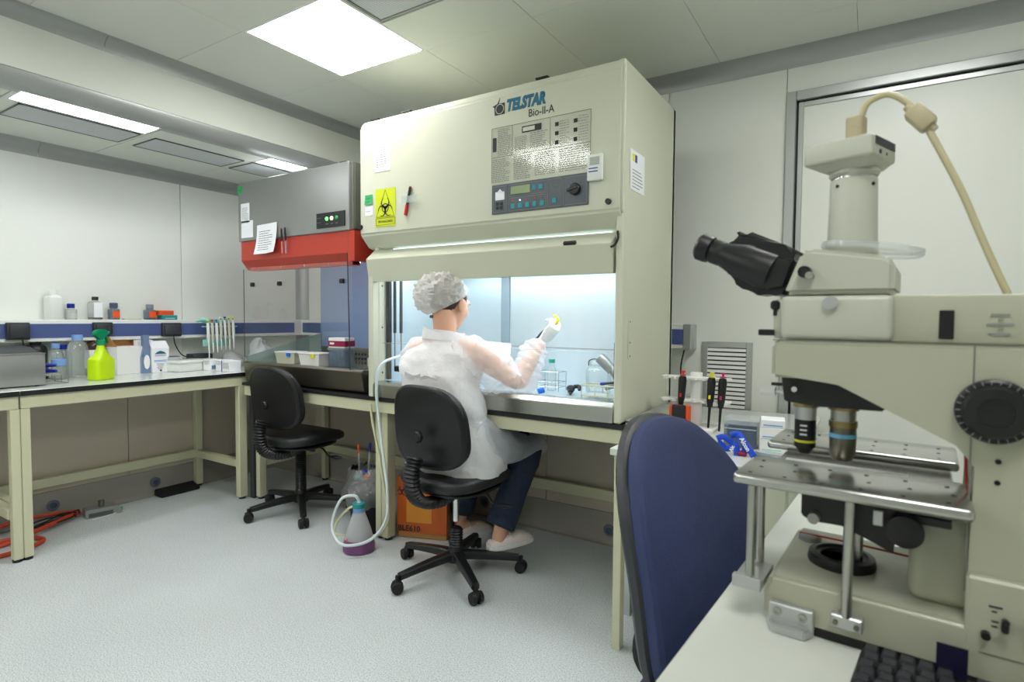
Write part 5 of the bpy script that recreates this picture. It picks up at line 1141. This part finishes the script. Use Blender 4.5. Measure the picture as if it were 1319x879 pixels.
# ================================================================ RIGHT SIDE: side bench, rack, boxes
sb = thing('drawer_bench', 'pale bench with a front panel behind the blue chair', 'bench', (-.42, 2.4, 0))
G().box((-.77, 1.87, .715), (-.19, 3.04, .74), .002).o('worktop', 'benchtop', sb, W=True)
G().box((-.60, 1.90, .06), (-.20, 2.95, .714), .003).o('cabinet_body', 'cabinet', sb, W=True)
for k in range(3): 
    dq = G().box((-.595, 1.888, .07+k*.215), (-.205, 1.902, .275+k*.215), .003).o('drawer', 'cabinet', sb, W=True); G().box((-.46, 1.876, .21+k*.215), (-.34, 1.888, .222+k*.215), .002).o('handle', 'alu', dq, W=True)
G().box((-.765, 1.9, 0), (-.735, 1.94, .714), .002).o('leg', 'beige', sb, W=True); G().box((-.765, 2.9, 0), (-.735, 2.94, .714), .002).o('leg', 'beige', sb, W=True); G().box((-.59, 1.94, 0), (-.21, 2.9, .06)).o('plinth', 'kick', sb, W=True)
t = thing('pipette_rack', 'white two-tier pipette rack on the bench behind the blue chair', 'rack', (-.615, 2.42, .74))
G().box((-.09, -.08, 0), (.09, .08, .014), .004).o('base_plate', 'white', t); G().box((-.022, -.012, .014), (.022, .018, .235), .004, 2).o('pole', 'white', t)
for z, dy in ((.205, -.01), (.112, 0)):
    G().box((-.14, -.03, z), (.14, .02, z+.012), .004, 2).o('shelf', 'white', t)
    for k in range(7): G().cyl((-.12+k*.04, -.035, z+.001), (-.12+k*.04, -.035, z+.011), .012, n=12).o('hook', 'white', t)
for x, m_, lb in ((-.055, 'red_plastic', 'black pipette with a red button above the orange holder'), (.062, 'yellow_plastic', 'black pipette with a yellow-green button in the white rack'), (.105, 'magenta_plastic', 'black pipette with a magenta button, rightmost in the white rack')):
    q = thing('pipette', lb, 'pipette', (-.615+x, 2.42-.045, .745), rot=(0, R(3), 0), group='pipettes in the white rack')
    G().cyl((0, 0, 0), (0, 0, .10), .004, .006, 10).o('tip_cone', 'black', q); G().tube([(0, 0, .095), (0, 0, .12), (0, 0, .2), (0, 0, .215)], [.010, .014, .017, .013], 12, smooth=False).o('handle', 'black', q)
    G().cyl((0, 0, .212), (0, 0, .235), .004, n=8).o('plunger', m_, q); G().cyl((0, 0, .218), (0, 0, .222), .014, n=14).o('collar', m_, q); G().cyl((0, 0, .232), (0, 0, .238), .009, n=12).o('button', m_, q)
    G().box((-.004, -.018, .13), (.004, -.0145, .145)).o('colour_mark', m_, q)
t = thing('pipette_cradle', 'orange and black holder standing below the red-button pipette', 'holder', (-.655, 2.33, .74)); G().box((-.042, -.015, 0), (.042, .015, .105), .006, 2).o('back_plate', 'orange_plastic', t); G().box((-.028, -.026, 0), (.028, -.012, .108), .006, 2).o('front_pocket', 'black', t)
G().tube([(-.835, YB-.09, 1.04), (-.83, 2.95, .95), (-.81, 2.90, .86), (-.79, 2.8, .80)], .004, 8).o('power_cable', 'rubber', label='black cable hanging from the grey end cap of the back trunking', cat='cable')
t = thing('slide_box', 'clear-lidded tray box with dark contents behind the blue lanyard', 'box', (-.385, 2.16, .74), R(3)); G().box((-.055, -.04, 0), (.055, .045, .085), .003).o('box_body', 'smoke_plastic', t); G().box((-.048, -.033, .005), (.048, .04, .07)).o('contents', 'charcoal', t); G().box((-.058, -.043, .083), (.058, .048, .108), .003).o('box_lid', 'clear_plastic', t); G().box((-.053, -.042, .068), (.053, -.0405, .072)).o('lid_edge', 'bottle_frost', t)
for k, (lb, z0, z1) in enumerate((('pale green-white box, lowest of the stack beside the tray box', 0, .045), ('pale green-white box, middle of the stack beside the tray box', .0455, .085), ('thin white box with a blue mark, topmost of the stack', .0855, .112))):
    t = thing('card_box', lb, 'box', (-.283, 2.16, .74+z0), R(4+2*k), 'stacked card boxes'); G().box((-.038, -.04, 0), (.038, .045, z1-z0), .002).o('box_body', 'paper' if k == 2 else 'bottle_frost' if 0 else 'white', t)
    G().box((-.03, -.0408, .006), (.03, -.0400, .010)).o('print_lines', 'skyblue_plastic' if k else 'seafoam', t)
t = thing('lanyard', 'bright blue lanyard with white lettering piled behind the blue chair', 'lanyard', (-.365, 2.02, .742))
def ribbon(pts, w_, nrm=(0, -1, 0)):
    Pp, _ = catmull([V(p) for p in pts], 0, 8); g = G(); rows = []
    for i, p in enumerate(Pp):
        d = (Pp[min(i+1, len(Pp)-1)]-Pp[max(i-1, 0)]).normalized(); s_ = d.cross(V(nrm)).normalized()*w_/2; rows.append([p-s_, p+s_])
    g.sheet(rows); return g
for k, pts in enumerate(([(-.075, 0, .045), (-.05, -.01, .055), (-.02, 0, .03), (-.045, .01, .012), (-.07, 0, .035)], [(-.03, 0, .062), (.0, -.012, .07), (.02, -.014, .03), (.01, -.01, .0)], [(-.005, -.016, .068), (.02, -.022, .045), (.05, -.03, .005)], [(-.03, .0, .03), (-.01, -.015, .035), (-.005, -.02, .0)])):
    rb = ribbon(pts, .020).o('ribbon', 'lanyard', t); sd = rb.modifiers.new('t', 'SOLIDIFY'); sd.thickness = .0015
text('lettering', 'Alcon', .020, 'white', t, (.004, -.034, .060), W=False, spin=R(-58), depth=.0008, bold=.0008)
text('lettering', 'Alc', .016, 'white', t, (-.018, -.031, .012), W=False, spin=R(70), depth=.0008, bold=.0006)
G().box((-.01, -.02, 0), (.025, .01, .014), .004).o('badge_clip', 'magenta_label', t)
t = thing('marker_case', 'grey translucent flat case lying right of the blue lanyard', 'case', (-.275, 2.02, .74), R(-14)); G().box((-.055, -.02, .0), (.055, .02, .018), .004, 2).o('case_body', 'smoke_plastic', t); G().box((-.05, -.015, .018), (.05, .015, .021), .001).o('case_lid', 'bottle_frost', t)

# ================================================================ MICROSCOPE DESK (frame turned 4 degrees)
TH = R(-4); D = Matrix.Rotation(TH, 4, 'Z')
def DW(u, v, w_): return D @ V((u, v, w_))
WD = .75
t = thing('microscope_desk', 'pale grey desk under the microscope in the right foreground', 'desk', DW(.2, 1.1, 0), TH)
G().box((-.262, .38, WD-.028), (1.15, 1.78, WD), .003).o('desktop', 'desktop', t, S=D)
for x in (-.22, 1.1):
    for y in (.42, 1.74): G().box((x-.02, y-.02, 0), (x+.02, y+.02, WD-.028), .003).o('leg', 'beige', t, S=D)
G().box((-.20, 1.70, WD-.09), (1.08, 1.74, WD-.029), .003).o('rear_rail', 'beige', t, S=D)
M_ = thing('microscope', 'large cream microscope with camera, black eyepieces and steel stage', 'microscope', DW(-.03, 1.01, WD), TH)
def mp(g, name, m, parent=M_, **k): return g.o(name, m, parent, S=D, **k)
# base
g = G(); g.prism([(-.188, .757), (-.188, .80), (-.180, .822), (.30, .822), (.30, .757)], 'y', .893, 1.14, .006, 3); base = mp(g, 'base', 'micro')
g = G(); g.prism([(-.188, .935), (-.165, .893), (.1, .893), (.1, 1.14), (-.165, 1.14), (-.188, 1.1)], 'z', .75, .762, .0); mp(g, 'base_foot', 'black', M_)
# lower control block and column
g = G(); g.prism([(.047, .757), (.047, .86), (.055, 1.02), (.034, 1.046), (-.100, 1.114), (-.188, 1.114), (-.188, 1.164), (-.182, 1.169), (.30, 1.169), (.30, .757)], 'y', .905, 1.125, .005, 3); mp(g, 'stand', 'micro')
mp(G().box((.046, .8925, .757), (.30, .91, .885), .003), 'control_block', 'micro')
mp(G().box((-.014, .93, .82), (.06, 1.10, .955), .016, 4), 'column', 'micro')
mp(G().box((.0445, .9043, .86), (.0462, .9055, 1.169)), 'joint_line', 'greyside')
mp(G().box((-.186, .9043, 1.1685), (.30, .9055, 1.1703)), 'joint_line', 'greyside')
# upper arm, turret housing, head
mp(G().box((-.06, .915, 1.170), (.30, 1.115, 1.233), .004, 2), 'upper_arm', 'micro')
mp(G().box((-.178, .905, 1.171), (-.040, 1.125, 1.2335), .008, 3), 'filter_housing', 'micro2')
mp(G().box((-.192, .93, 1.171), (-.176, 1.10, 1.230), .004, 2), 'housing_front', 'micro2')
g = G(); g.prism([(-.178, 1.236), (-.155, 1.298), (-.145, 1.303), (-.052, 1.288), (-.040, 1.280), (-.040, 1.236)], 'y', .92, 1.11, .007, 3); mp(g, 'head', 'micro2')
mp(G().cyl((-.113, .905, 1.2235), (-.113, .899, 1.2235), .0095, n=20), 'lock_screw', 'alu')
mp(G().cyl((-.148, .92, 1.268), (-.148, .905, 1.268), .0085, n=20), 'head_knob', 'black'); mp(G().cyl((-.140, .92, 1.262), (-.140, .898, 1.262), .004, .0055, 14), 'lever_pin', 'steel')
mp(G().box((-.212, .925, 1.175), (-.190, .945, 1.184), .001), 'slider_handle', 'black')
mp(G().box((-.196, .925, 1.214), (-.183, .94, 1.228), .003).box((-.192, .928, 1.205), (-.187, .936, 1.216)), 'toggle', 'black')
mp(G().box((.009, .912, 1.176), (.0245, .9155, 1.213), .001), 'black_inlay', 'black')
g = G(); rd = random.Random(4)
for i, (a_, b_) in enumerate(((.060, .078), (.067, .072), (.056, .082), (.067, .072), (.058, .079))): g.box((a_, .9135, 1.206-i*.006), (b_, .9152, 1.2085-i*.006))
mp(g, 'print_lines', 'inkgrey')
# binocular
def dwt(u0, w0, u1, w1, v, r0, r1, n=24): return G().cyl((u0, v, w0), (u1, v, w1), r0, r1, n)
g = G(); g.prism([(-.155, 1.296), (-.172, 1.240), (-.205, 1.234), (-.232, 1.240), (-.262, 1.262), (-.272, 1.290), (-.262, 1.312), (-.235, 1.316)], 'y', .935, 1.015, .012, 3); bi = mp(g, 'binocular_body', 'blackplastic')
g = G(); g.prism([(-.158, 1.300), (-.172, 1.240), (-.205, 1.236), (-.240, 1.246), (-.272, 1.275), (-.292, 1.318), (-.283, 1.346), (-.262, 1.354), (-.195, 1.322)], 'y', 1.015, 1.09, .014, 3); mp(g, 'prism_housing', 'blackplastic', bi)
for v_, du, dw_ in ((.955, 0, 0), (1.052, -.030, .012)):
    a = V((-.20+du, v_, 1.272+dw_)); b_ = V((-.312+du, v_, 1.320+dw_)); e_ = (b_-a).normalized()
    mp(G().tube([a, a+e_*.05, a+e_*.075, a+e_*.085], [.030, .028, .021, .019], 24, smooth=False), 'eyepiece_tube', 'blackplastic', bi)
    mp(G().lathe([(.017, 0), (.020, .004), (.020, .018), (.018, .022), (.0215, .024), (.0225, .030), (.0225, .042), (.019, .046), (.012, .045)], a+e_*.08, 26, V((0, 0, 1)).rotation_difference(e_).to_matrix()), 'eyepiece', 'black', bi)
# photo tube, camera, plug
uc, vc = -.100, 1.01
mp(G().lathe([(.0345, 0), (.0345, .014), (.0335, .015), (.0312, .112), (.031, .113)], (uc, vc, 1.298), 36), 'photo_tube', 'micro2')
mp(G().lathe([(.0350, 0), (.0350, .0012)], (uc, vc, 1.3125), 36), 'tube_seam', 'greyside')
mp(G().lathe([(.0285, 0), (.0285, .006)], (uc, vc, 1.410), 32), 'chrome_ring', 'chrome')
mp(G().lathe([(.0312, 0), (.034, .004), (.032, .010)], (uc, vc, 1.415), 32), 'adapter', 'micro2')
for a_ in (.6, 2.2): mp(G().cyl((uc+.030*math.cos(-a_), vc+.030*math.sin(-a_), 1.40), (uc+.033*math.cos(-a_), vc+.033*math.sin(-a_), 1.40), .0025, n=10), 'set_screw', 'black')
CM = D @ Matrix.Translation((uc, vc, 1.424)) @ Matrix.Rotation(R(-16), 4, 'Z')
cm = G().box((-.056, -.045, .010), (.040, .045, .042), .005, 3).o('camera_body', 'micro2', M_, S=CM)
g = G(); g.loft([[V((sx, sy, 0)) for sx, sy in ((-.03, -.03), (.028, -.03), (.028, .03), (-.03, .03))], [V((sx, sy, .012)) for sx, sy in ((-.052, -.042), (.037, -.042), (.037, .042), (-.052, .042))]]); g.o('camera_underside', 'micro2', cm, S=CM)
G().box((.0398, -.034, .028), (.041, .038, .039)).o('camera_stripe', 'shellplastic', cm, S=CM)
for y_ in (-.015, .008): G().cyl((.0398, y_, .0195), (.0408, y_, .0195), .0035 if y_ < 0 else .0022, n=12).o('port', 'black', cm, S=CM)
pg = G().box((-.006, -.022, .040), (.016, .001, .078), .002).o('plug_body', 'plug', M_, S=CM); G().box((-.003, -.0235, .044), (.013, .0025, .062), .001).o('plug_grip', 'plug', pg, S=CM)
cb = G().tube([DW(-.093, 1.0, 1.495), DW(-.088, .998, 1.515), DW(-.078, .998, 1.524), DW(-.058, .998, 1.527), DW(-.036, .999, 1.510), DW(-.018, 1.0, 1.483), DW(.0, 1.0, 1.445), DW(.030, 1.0, 1.375), DW(.055, 1.0, 1.305), DW(.080, 1.0, 1.24), DW(.10, 1.02, 1.20)], .0046, 10)
cb.o('camera_cable', 'cablebeige', label='beige cable arching from the microscope camera down to the right', cat='cable')
t = thing('ferrite_bead', 'beige box-shaped bead clamped on the arching camera cable', 'bead', DW(-.020, 1.0, 1.486), rot=(0, R(50), TH)); G().box((-.018, -.013, -.012), (.018, .013, .012), .004, 2).o('bead_shell', 'plug', t)
for s_ in (-1, 1): G().cyl((s_*.018, 0, 0), (s_*.026, 0, 0), .007, .0055, 12).o('bead_sleeve', 'plug', t)
t = thing('petri_lid', 'clear round dish lid lying on top of the microscope head', 'lid', DW(-.075, 1.0, 1.298), rot=(R(0), R(8), 0)); G().lathe([(.062, 0), (.066, .003), (.066, .011), (.064, .011), (.062, .005), (.0005, .004)], (0, 0, 0), 40, cap=False).o('lid_shell', 'clear_plastic', t)
# nosepiece and objectives
g = G(); g.prism([(-.178, 1.116), (-.103, 1.116), (-.047, 1.090), (-.047, 1.074), (-.125, 1.073), (-.173, 1.077)], 'y', .925, 1.10, .002); nz = mp(g, 'nosepiece', 'black')
mp(G().cyl((-.158, .925, 1.097), (-.158, .915, 1.097), .004, n=12), 'nosepiece_screw', 'chrome', nz)
mp(G().cyl((-.178, .935, 1.101), (-.193, .935, 1.101), .0025, n=8), 'lever_pin', 'black', nz); mp(G().cyl((-.178, 1.0, 1.082), (-.212, 1.0, 1.082), .003, n=8).cyl((-.20, 1.0, 1.082), (-.222, 1.0, 1.082), .0075, n=16), 'slide_rod', 'white', nz)
vo = 1.0
def obj_(u_, spec, parent, name):
    o_ = mp(G().lathe(spec[0][0], (u_, vo, 0), 32), name, spec[0][1], parent)
    for pr_, m_ in spec[1:]: mp(G().lathe(pr_, (u_, vo, 0), 32), 'objective_band', m_, o_)
obj_(-.155, [([(.0155, .998), (.0155, 1.042)], 'black'), ([(.0185, 1.062), (.0185, 1.070), (.017, 1.073)], 'brass'), ([(.0155, 1.042), (.016, 1.062)], 'alu'), ([(.0158, 1.006), (.0158, 1.0095)], 'yellow_band'), ([(.009, .988), (.0135, .998)], 'black')], nz, 'objective')
g = G()
for i in range(3): g.box((-.160, vo-.0165, 1.018+i*.007), (-.150, vo-.0155, 1.0205+i*.007))
mp(g, 'print_lines', 'paper', nz)
obj_(-.103, [([(.013, .985), (.0175, .993), (.0185, 1.020), (.0175, 1.045)], 'steel_dk'), ([(.021, 1.062), (.021, 1.070), (.018, 1.074)], 'brass'), ([(.0175, 1.045), (.0175, 1.062)], 'steel'), ([(.0195, 1.036), (.0195, 1.045)], 'brass'), ([(.0188, 1.020), (.0188, 1.026)], 'lightblue_band')], nz, 'objective')
# stage
ST = .977
st = mp(G().box((-.226, .852, ST-.017), (.050, .985, ST), .006, 3), 'stage_plate', 'stage')
hg = G()
for i in range(6):
    for k in range(3): hg.cyl((-.205+i*.046+.006*(k % 2), .868+k*.042, ST-.0005), (-.205+i*.046+.006*(k % 2), .868+k*.042, ST+.0004), .0028, n=8)
mp(hg, 'holes', 'ink', st, kind='stuff')
st2 = mp(G().box((-.236, 1.118, ST-.015), (.044, 1.262, ST), .006, 3), 'stage_plate', 'stage')
hg = G()
for i in range(6):
    for k in range(3): hg.cyl((-.212+i*.046, 1.14+k*.045, ST-.0005), (-.212+i*.046, 1.14+k*.045, ST+.0004), .0028, n=8)
mp(hg, 'holes', 'ink', st2, kind='stuff')
mp(G().box((-.206, .975, ST-.030), (.035, 1.14, ST-.018), .002), 'specimen_plate', 'steel'); mp(G().lathe([(.017, 0), (.017, .001)], (-.103, 1.01, ST-.0175), 24), 'stage_opening', 'black')
mp(G().box((-.19, .99, ST-.018), (-.02, 1.05, ST-.012), .001), 'glass_slide', 'white')
# posts and brackets
for u_, v_, z0 in ((-.080, .882, .795), (-.205, .882, .815), (-.207, .95, .815), (-.078, 1.0, .822)):
    mp(G().cyl((u_, v_, z0), (u_, v_, ST-.017), .0066, n=20), 'stage_post', 'steel')
mp(G().box((-.228, .872, .800), (-.188, .884, .818), .001), 'side_lug', 'alu'); mp(G().box((-.228, .884, .800), (-.188, .96, .812), .001), 'side_lug', 'alu')
br = mp(G().box((-.098, .876, .778), (-.060, .893, .797), .002), 'post_bracket', 'alu')
for u_ in (-.092, -.067): mp(G().cyl((u_, .876, .787), (u_, .873, .787), .0035, n=12), 'hex_screw', 'steel_dk', br)
ft = mp(G().box((-.178, .880, .758), (-.119, .893, .788), .002), 'clamp_foot', 'alu'); mp(G().prism([(-.181, .888), (-.172, .866), (-.128, .866), (-.118, .888)], 'z', .75, .764, .002), 'foot_pad', 'alu', ft)
for u_ in (-.166, -.133): mp(G().lathe([(.0062, 0), (.0062, .003), (.003, .003), (.003, .001)], (u_, .880, .777), 18, Euler((PI/2, 0, 0)).to_matrix()), 'hex_screw', 'steel', ft)
# substage
g = G(); g.prism([(-.142, .955), (-.142, .918), (-.128, .911), (-.09, .915), (-.030, .888), (-.030, .955)], 'y', .90, 1.06, .002); sg = mp(g, 'substage', 'black')
mp(G().box((-.03, .90, .935), (.03, 1.0, .946), .001), 'substage_bar', 'black', sg)
mp(G().lathe([(.020, 0), (.021, .004), (.021, .014), (.017, .016)], (-.018, .90, .925), 28, Euler((PI/2, 0, 0)).to_matrix()), 'substage_knob', 'black', sg)
mp(G().cyl((-.124, .90, .92), (-.124, .885, .92), .0075, n=16), 'screw_knob', 'greymetal', sg); mp(G().box((-.054, .893, .925), (-.042, .8995, .945), .001), 'vernier', 'alu', sg); mp(G().cyl((-.045, .98, .955), (-.045, .98, .885), .005, n=10), 'pin', 'black', sg)
# lamp window ring on the base
mp(G().lathe([(.046, 0), (.047, .004), (.045, .014), (.036, .016), (.034, .012), (.029, .011), (.028, .006)], (-.100, 1.005, .822), 44), 'lamp_ring', 'black'); mp(G().lathe([(.027, 0), (.027, .006)], (-.1, 1.005, .822), 30), 'lamp_glass', 'shellplastic')
G().tube([DW(-.170, 1.075, .832), DW(-.12, 1.07, .8345), DW(-.05, 1.06, .8365), DW(.0, 1.05, .838)], .0018, 6).o('red_band', 'redrubber', M_, W=True)
mp(G().lathe([(.018, 0), (.018, .01), (.013, .013)], (-.155, 1.08, .820), 24), 'base_knob', 'greymetal')
G().tube([DW(.0605, .9, 1.045), DW(.066, .902, 1.005), DW(.071, .903, .96)], .0022, 6).o('red_cord', 'redrubber', M_, W=True) if 0 else None
mp(G().tube([(.042, .95, 1.045), (.044, .945, 1.0), (.047, .94, .975)], .002, 6), 'red_cord', 'redrubber')
# focus knob, holes, switches
g = G().lathe([(.038, 0), (.039, .004), (.039, .012), (.036, .014), (.032, .014), (.032, .022), (.029, .026), (.018, .027), (.018, .024), (.003, .024)], (.066, .905, 1.090), 44, Euler((PI/2, 0, 0)).to_matrix()); fk = mp(g, 'focus_knob', 'blackplastic')
g = G()
for i in range(26):
    a = 2*PI*i/26; g.cbox((.066+.0355*math.cos(a), .8905, 1.090+.0355*math.sin(a)), (.0012, .0012, .005), 0, 1, (0, -a+PI/2, 0))
mp(g, 'knob_marks', 'inkgrey', fk)
for z_ in (1.028, 1.002): mp(G().cyl((.072, .905, z_), (.072, .9035, z_), .0032, n=12), 'screw_hole', 'black')
mp(G().cyl((.066, .8925, .817), (.066, .884, .817), .0048, n=14), 'power_switch', 'black'); mp(G().box((.080, .882, .826), (.087, .8925, .842), .002).cyl((.0835, .8925, .838), (.0835, .878, .842), .0036, n=10), 'rocker_switch', 'black'); mp(G().box((.103, .882, .826), (.112, .8925, .842), .002), 'rocker_switch', 'black')
g = G()
for a_, b_, z_ in ((.068, .081, .852), (.071, .076, .846), (.071, .078, .834), (.071, .077, .828)): g.box((a_, .8918, z_), (b_, .8926, z_+.002))
mp(g, 'print_lines', 'ink')
mp(G().box((.060, .8918, .792), (.2, .8926, .7935)), 'joint_line', 'greyside')
# small paper under the arm
t = thing('paper_slip', 'white paper slip on the desk behind the microscope base', 'paper', DW(-.05, 1.28, WD), TH); G().prism([(-.028, -.06), (.02, -.06), (.02, .08), (-.005, .08)], 'z', .0005, .0015).o('paper_sheet', 'paper', t)
# keyboard
K = thing('keyboard', 'black keyboard at the bottom right corner in front of the microscope', 'keyboard', DW(.10, .80, WD), rot=(0, 0, TH+R(-3)))
G().box((-.165, -.07, 0), (.28, .075, .012), .005, 2).o('keyboard_body', 'blackplastic', K)
kp = None
for j in range(6):
    for i in range(20):
        x = -.152+i*.0192+(j % 2)*.003; y = .060-j*.0192-(.004 if j else 0)
        if i in (5, 10) and j == 0: continue
        if kp is None:
            g = G(); g.loft([[V((sx*.0088, sy*.0088, .012)) for sx, sy in ((-1, -1), (1, -1), (1, 1), (-1, 1))], [V((sx*.0078, sy*.0080, .018)) for sx, sy in ((-1, -1), (1, -1), (1, 1), (-1, 1))], [V((sx*.0064, sy*.0066-.0, .0215)) for sx, sy in ((-1, -1), (1, -1), (1, 1), (-1, 1))]])
            kp = g.o('key', 'shellplastic', K); kp.location = (x, y, 0)
        else: c_ = kp.copy(); COL.objects.link(c_); c_.parent = K; c_.location = (x, y, 0)
t = thing('dark_card', 'small dark violet card standing upright between keyboard and microscope', 'card', DW(.034, .868, WD+.012), TH); G().box((-.0155, -.001, 0), (.0155, .001, .040)).o('card_sheet', 'darkliquid', t)

# ================================================================ BLUE CHAIR
B0 = V((-.372, 1.235, 0)); dirx = V((.957, -.29, 0)); diry = V((.29, .957, 0))
bc = thing('office_chair', 'blue upholstered office chair with a dark grey shell beside the desk', 'chair', B0)
def bcur(z): # forward offset of the back along its height
    f = (z-.42)/.58; return .055*math.sin(f*PI)*1.0-.13*(f-.62)+.006
def chairback(off0, off1, sc, m_, name, puff=0, lab=None):
    rings = []; n = 64
    for o_, s_ in ((off0, sc*.97), (off0+.25*(off1-off0), sc), (off0+.7*(off1-off0), sc), (off0+.93*(off1-off0), sc*.965), (off1, sc*.88), (off1+puff*.6, sc*.66), (off1+puff, sc*.33)):
        ring = []
        for i in range(n):
            a = 2*PI*i/n; ca, sa = math.cos(a), math.sin(a); wz = .225*(1-.14*max(0, sa)**2); x = math.copysign(abs(ca)**.78, ca)*wz*s_; z = .70+math.copysign(abs(sa)**.82, sa)*(.290 if sa > 0 else .30)*s_
            ring.append(B0+diry*x+dirx*(o_+bcur(z)+.35*x*x)+V((0, 0, z)))
        rings.append(ring)
    return G().loft(rings).o(name, m_, bc, W=True, label=lab)
chairback(-.035, .0, .975, 'shellplastic', 'back_shell', .0, 'dark grey plastic back shell')
chairback(-.008, .032, .965, 'bluefabric', 'backrest', .012, 'blue fabric back cushion')
g = G(); n = 40
cs = B0+dirx*.25+V((0, 0, .44))
g.loft([[cs+dirx*(math.copysign(abs(math.cos(a))**.6, math.cos(a))*.22*s_)+diry*(math.copysign(abs(math.sin(a))**.6, math.sin(a))*.24*s_)+V((0, 0, z)) for a in (2*PI*i/n for i in range(n))] for z, s_ in ((-.03, .93), (-.02, 1), (.03, 1), (.05, .9))]).o('seat', 'bluefabric', bc, W=True)
G().tube([B0+dirx*-.03+V((0, 0, .55)), B0+dirx*-.05+V((0, 0, .42)), B0+dirx*.05+V((0, 0, .385)), B0+dirx*.22+V((0, 0, .39))], [(.03, .012)]*4, 10).o('back_bracket', 'blackplastic', bc, W=True)
c0 = B0+dirx*.25; G().cyl(c0+V((0, 0, .10)), c0+V((0, 0, .41)), .028, n=20).o('gas_column', 'black', bc, W=True)
for k in range(5):
    a = R(20)+k*2*PI/5; e_ = V((math.cos(a), math.sin(a), 0)); ar = G().tube([c0+V((0, 0, .10)), c0+e_*.15+V((0, 0, .092)), c0+e_*.29+V((0, 0, .072))], [.026, .02, .016], 10).o('base_arm', 'blackplastic', bc, W=True)
    s_ = V((-e_.y, e_.x, 0)); G().cyl(c0+e_*.29+s_*.02+V((0, 0, .028)), c0+e_*.29-s_*.02+V((0, 0, .028)), .028, n=18).cyl(c0+e_*.29+V((0, 0, .04)), c0+e_*.29+V((0, 0, .075)), .008, n=8).o('caster', 'rubber', ar, W=True)
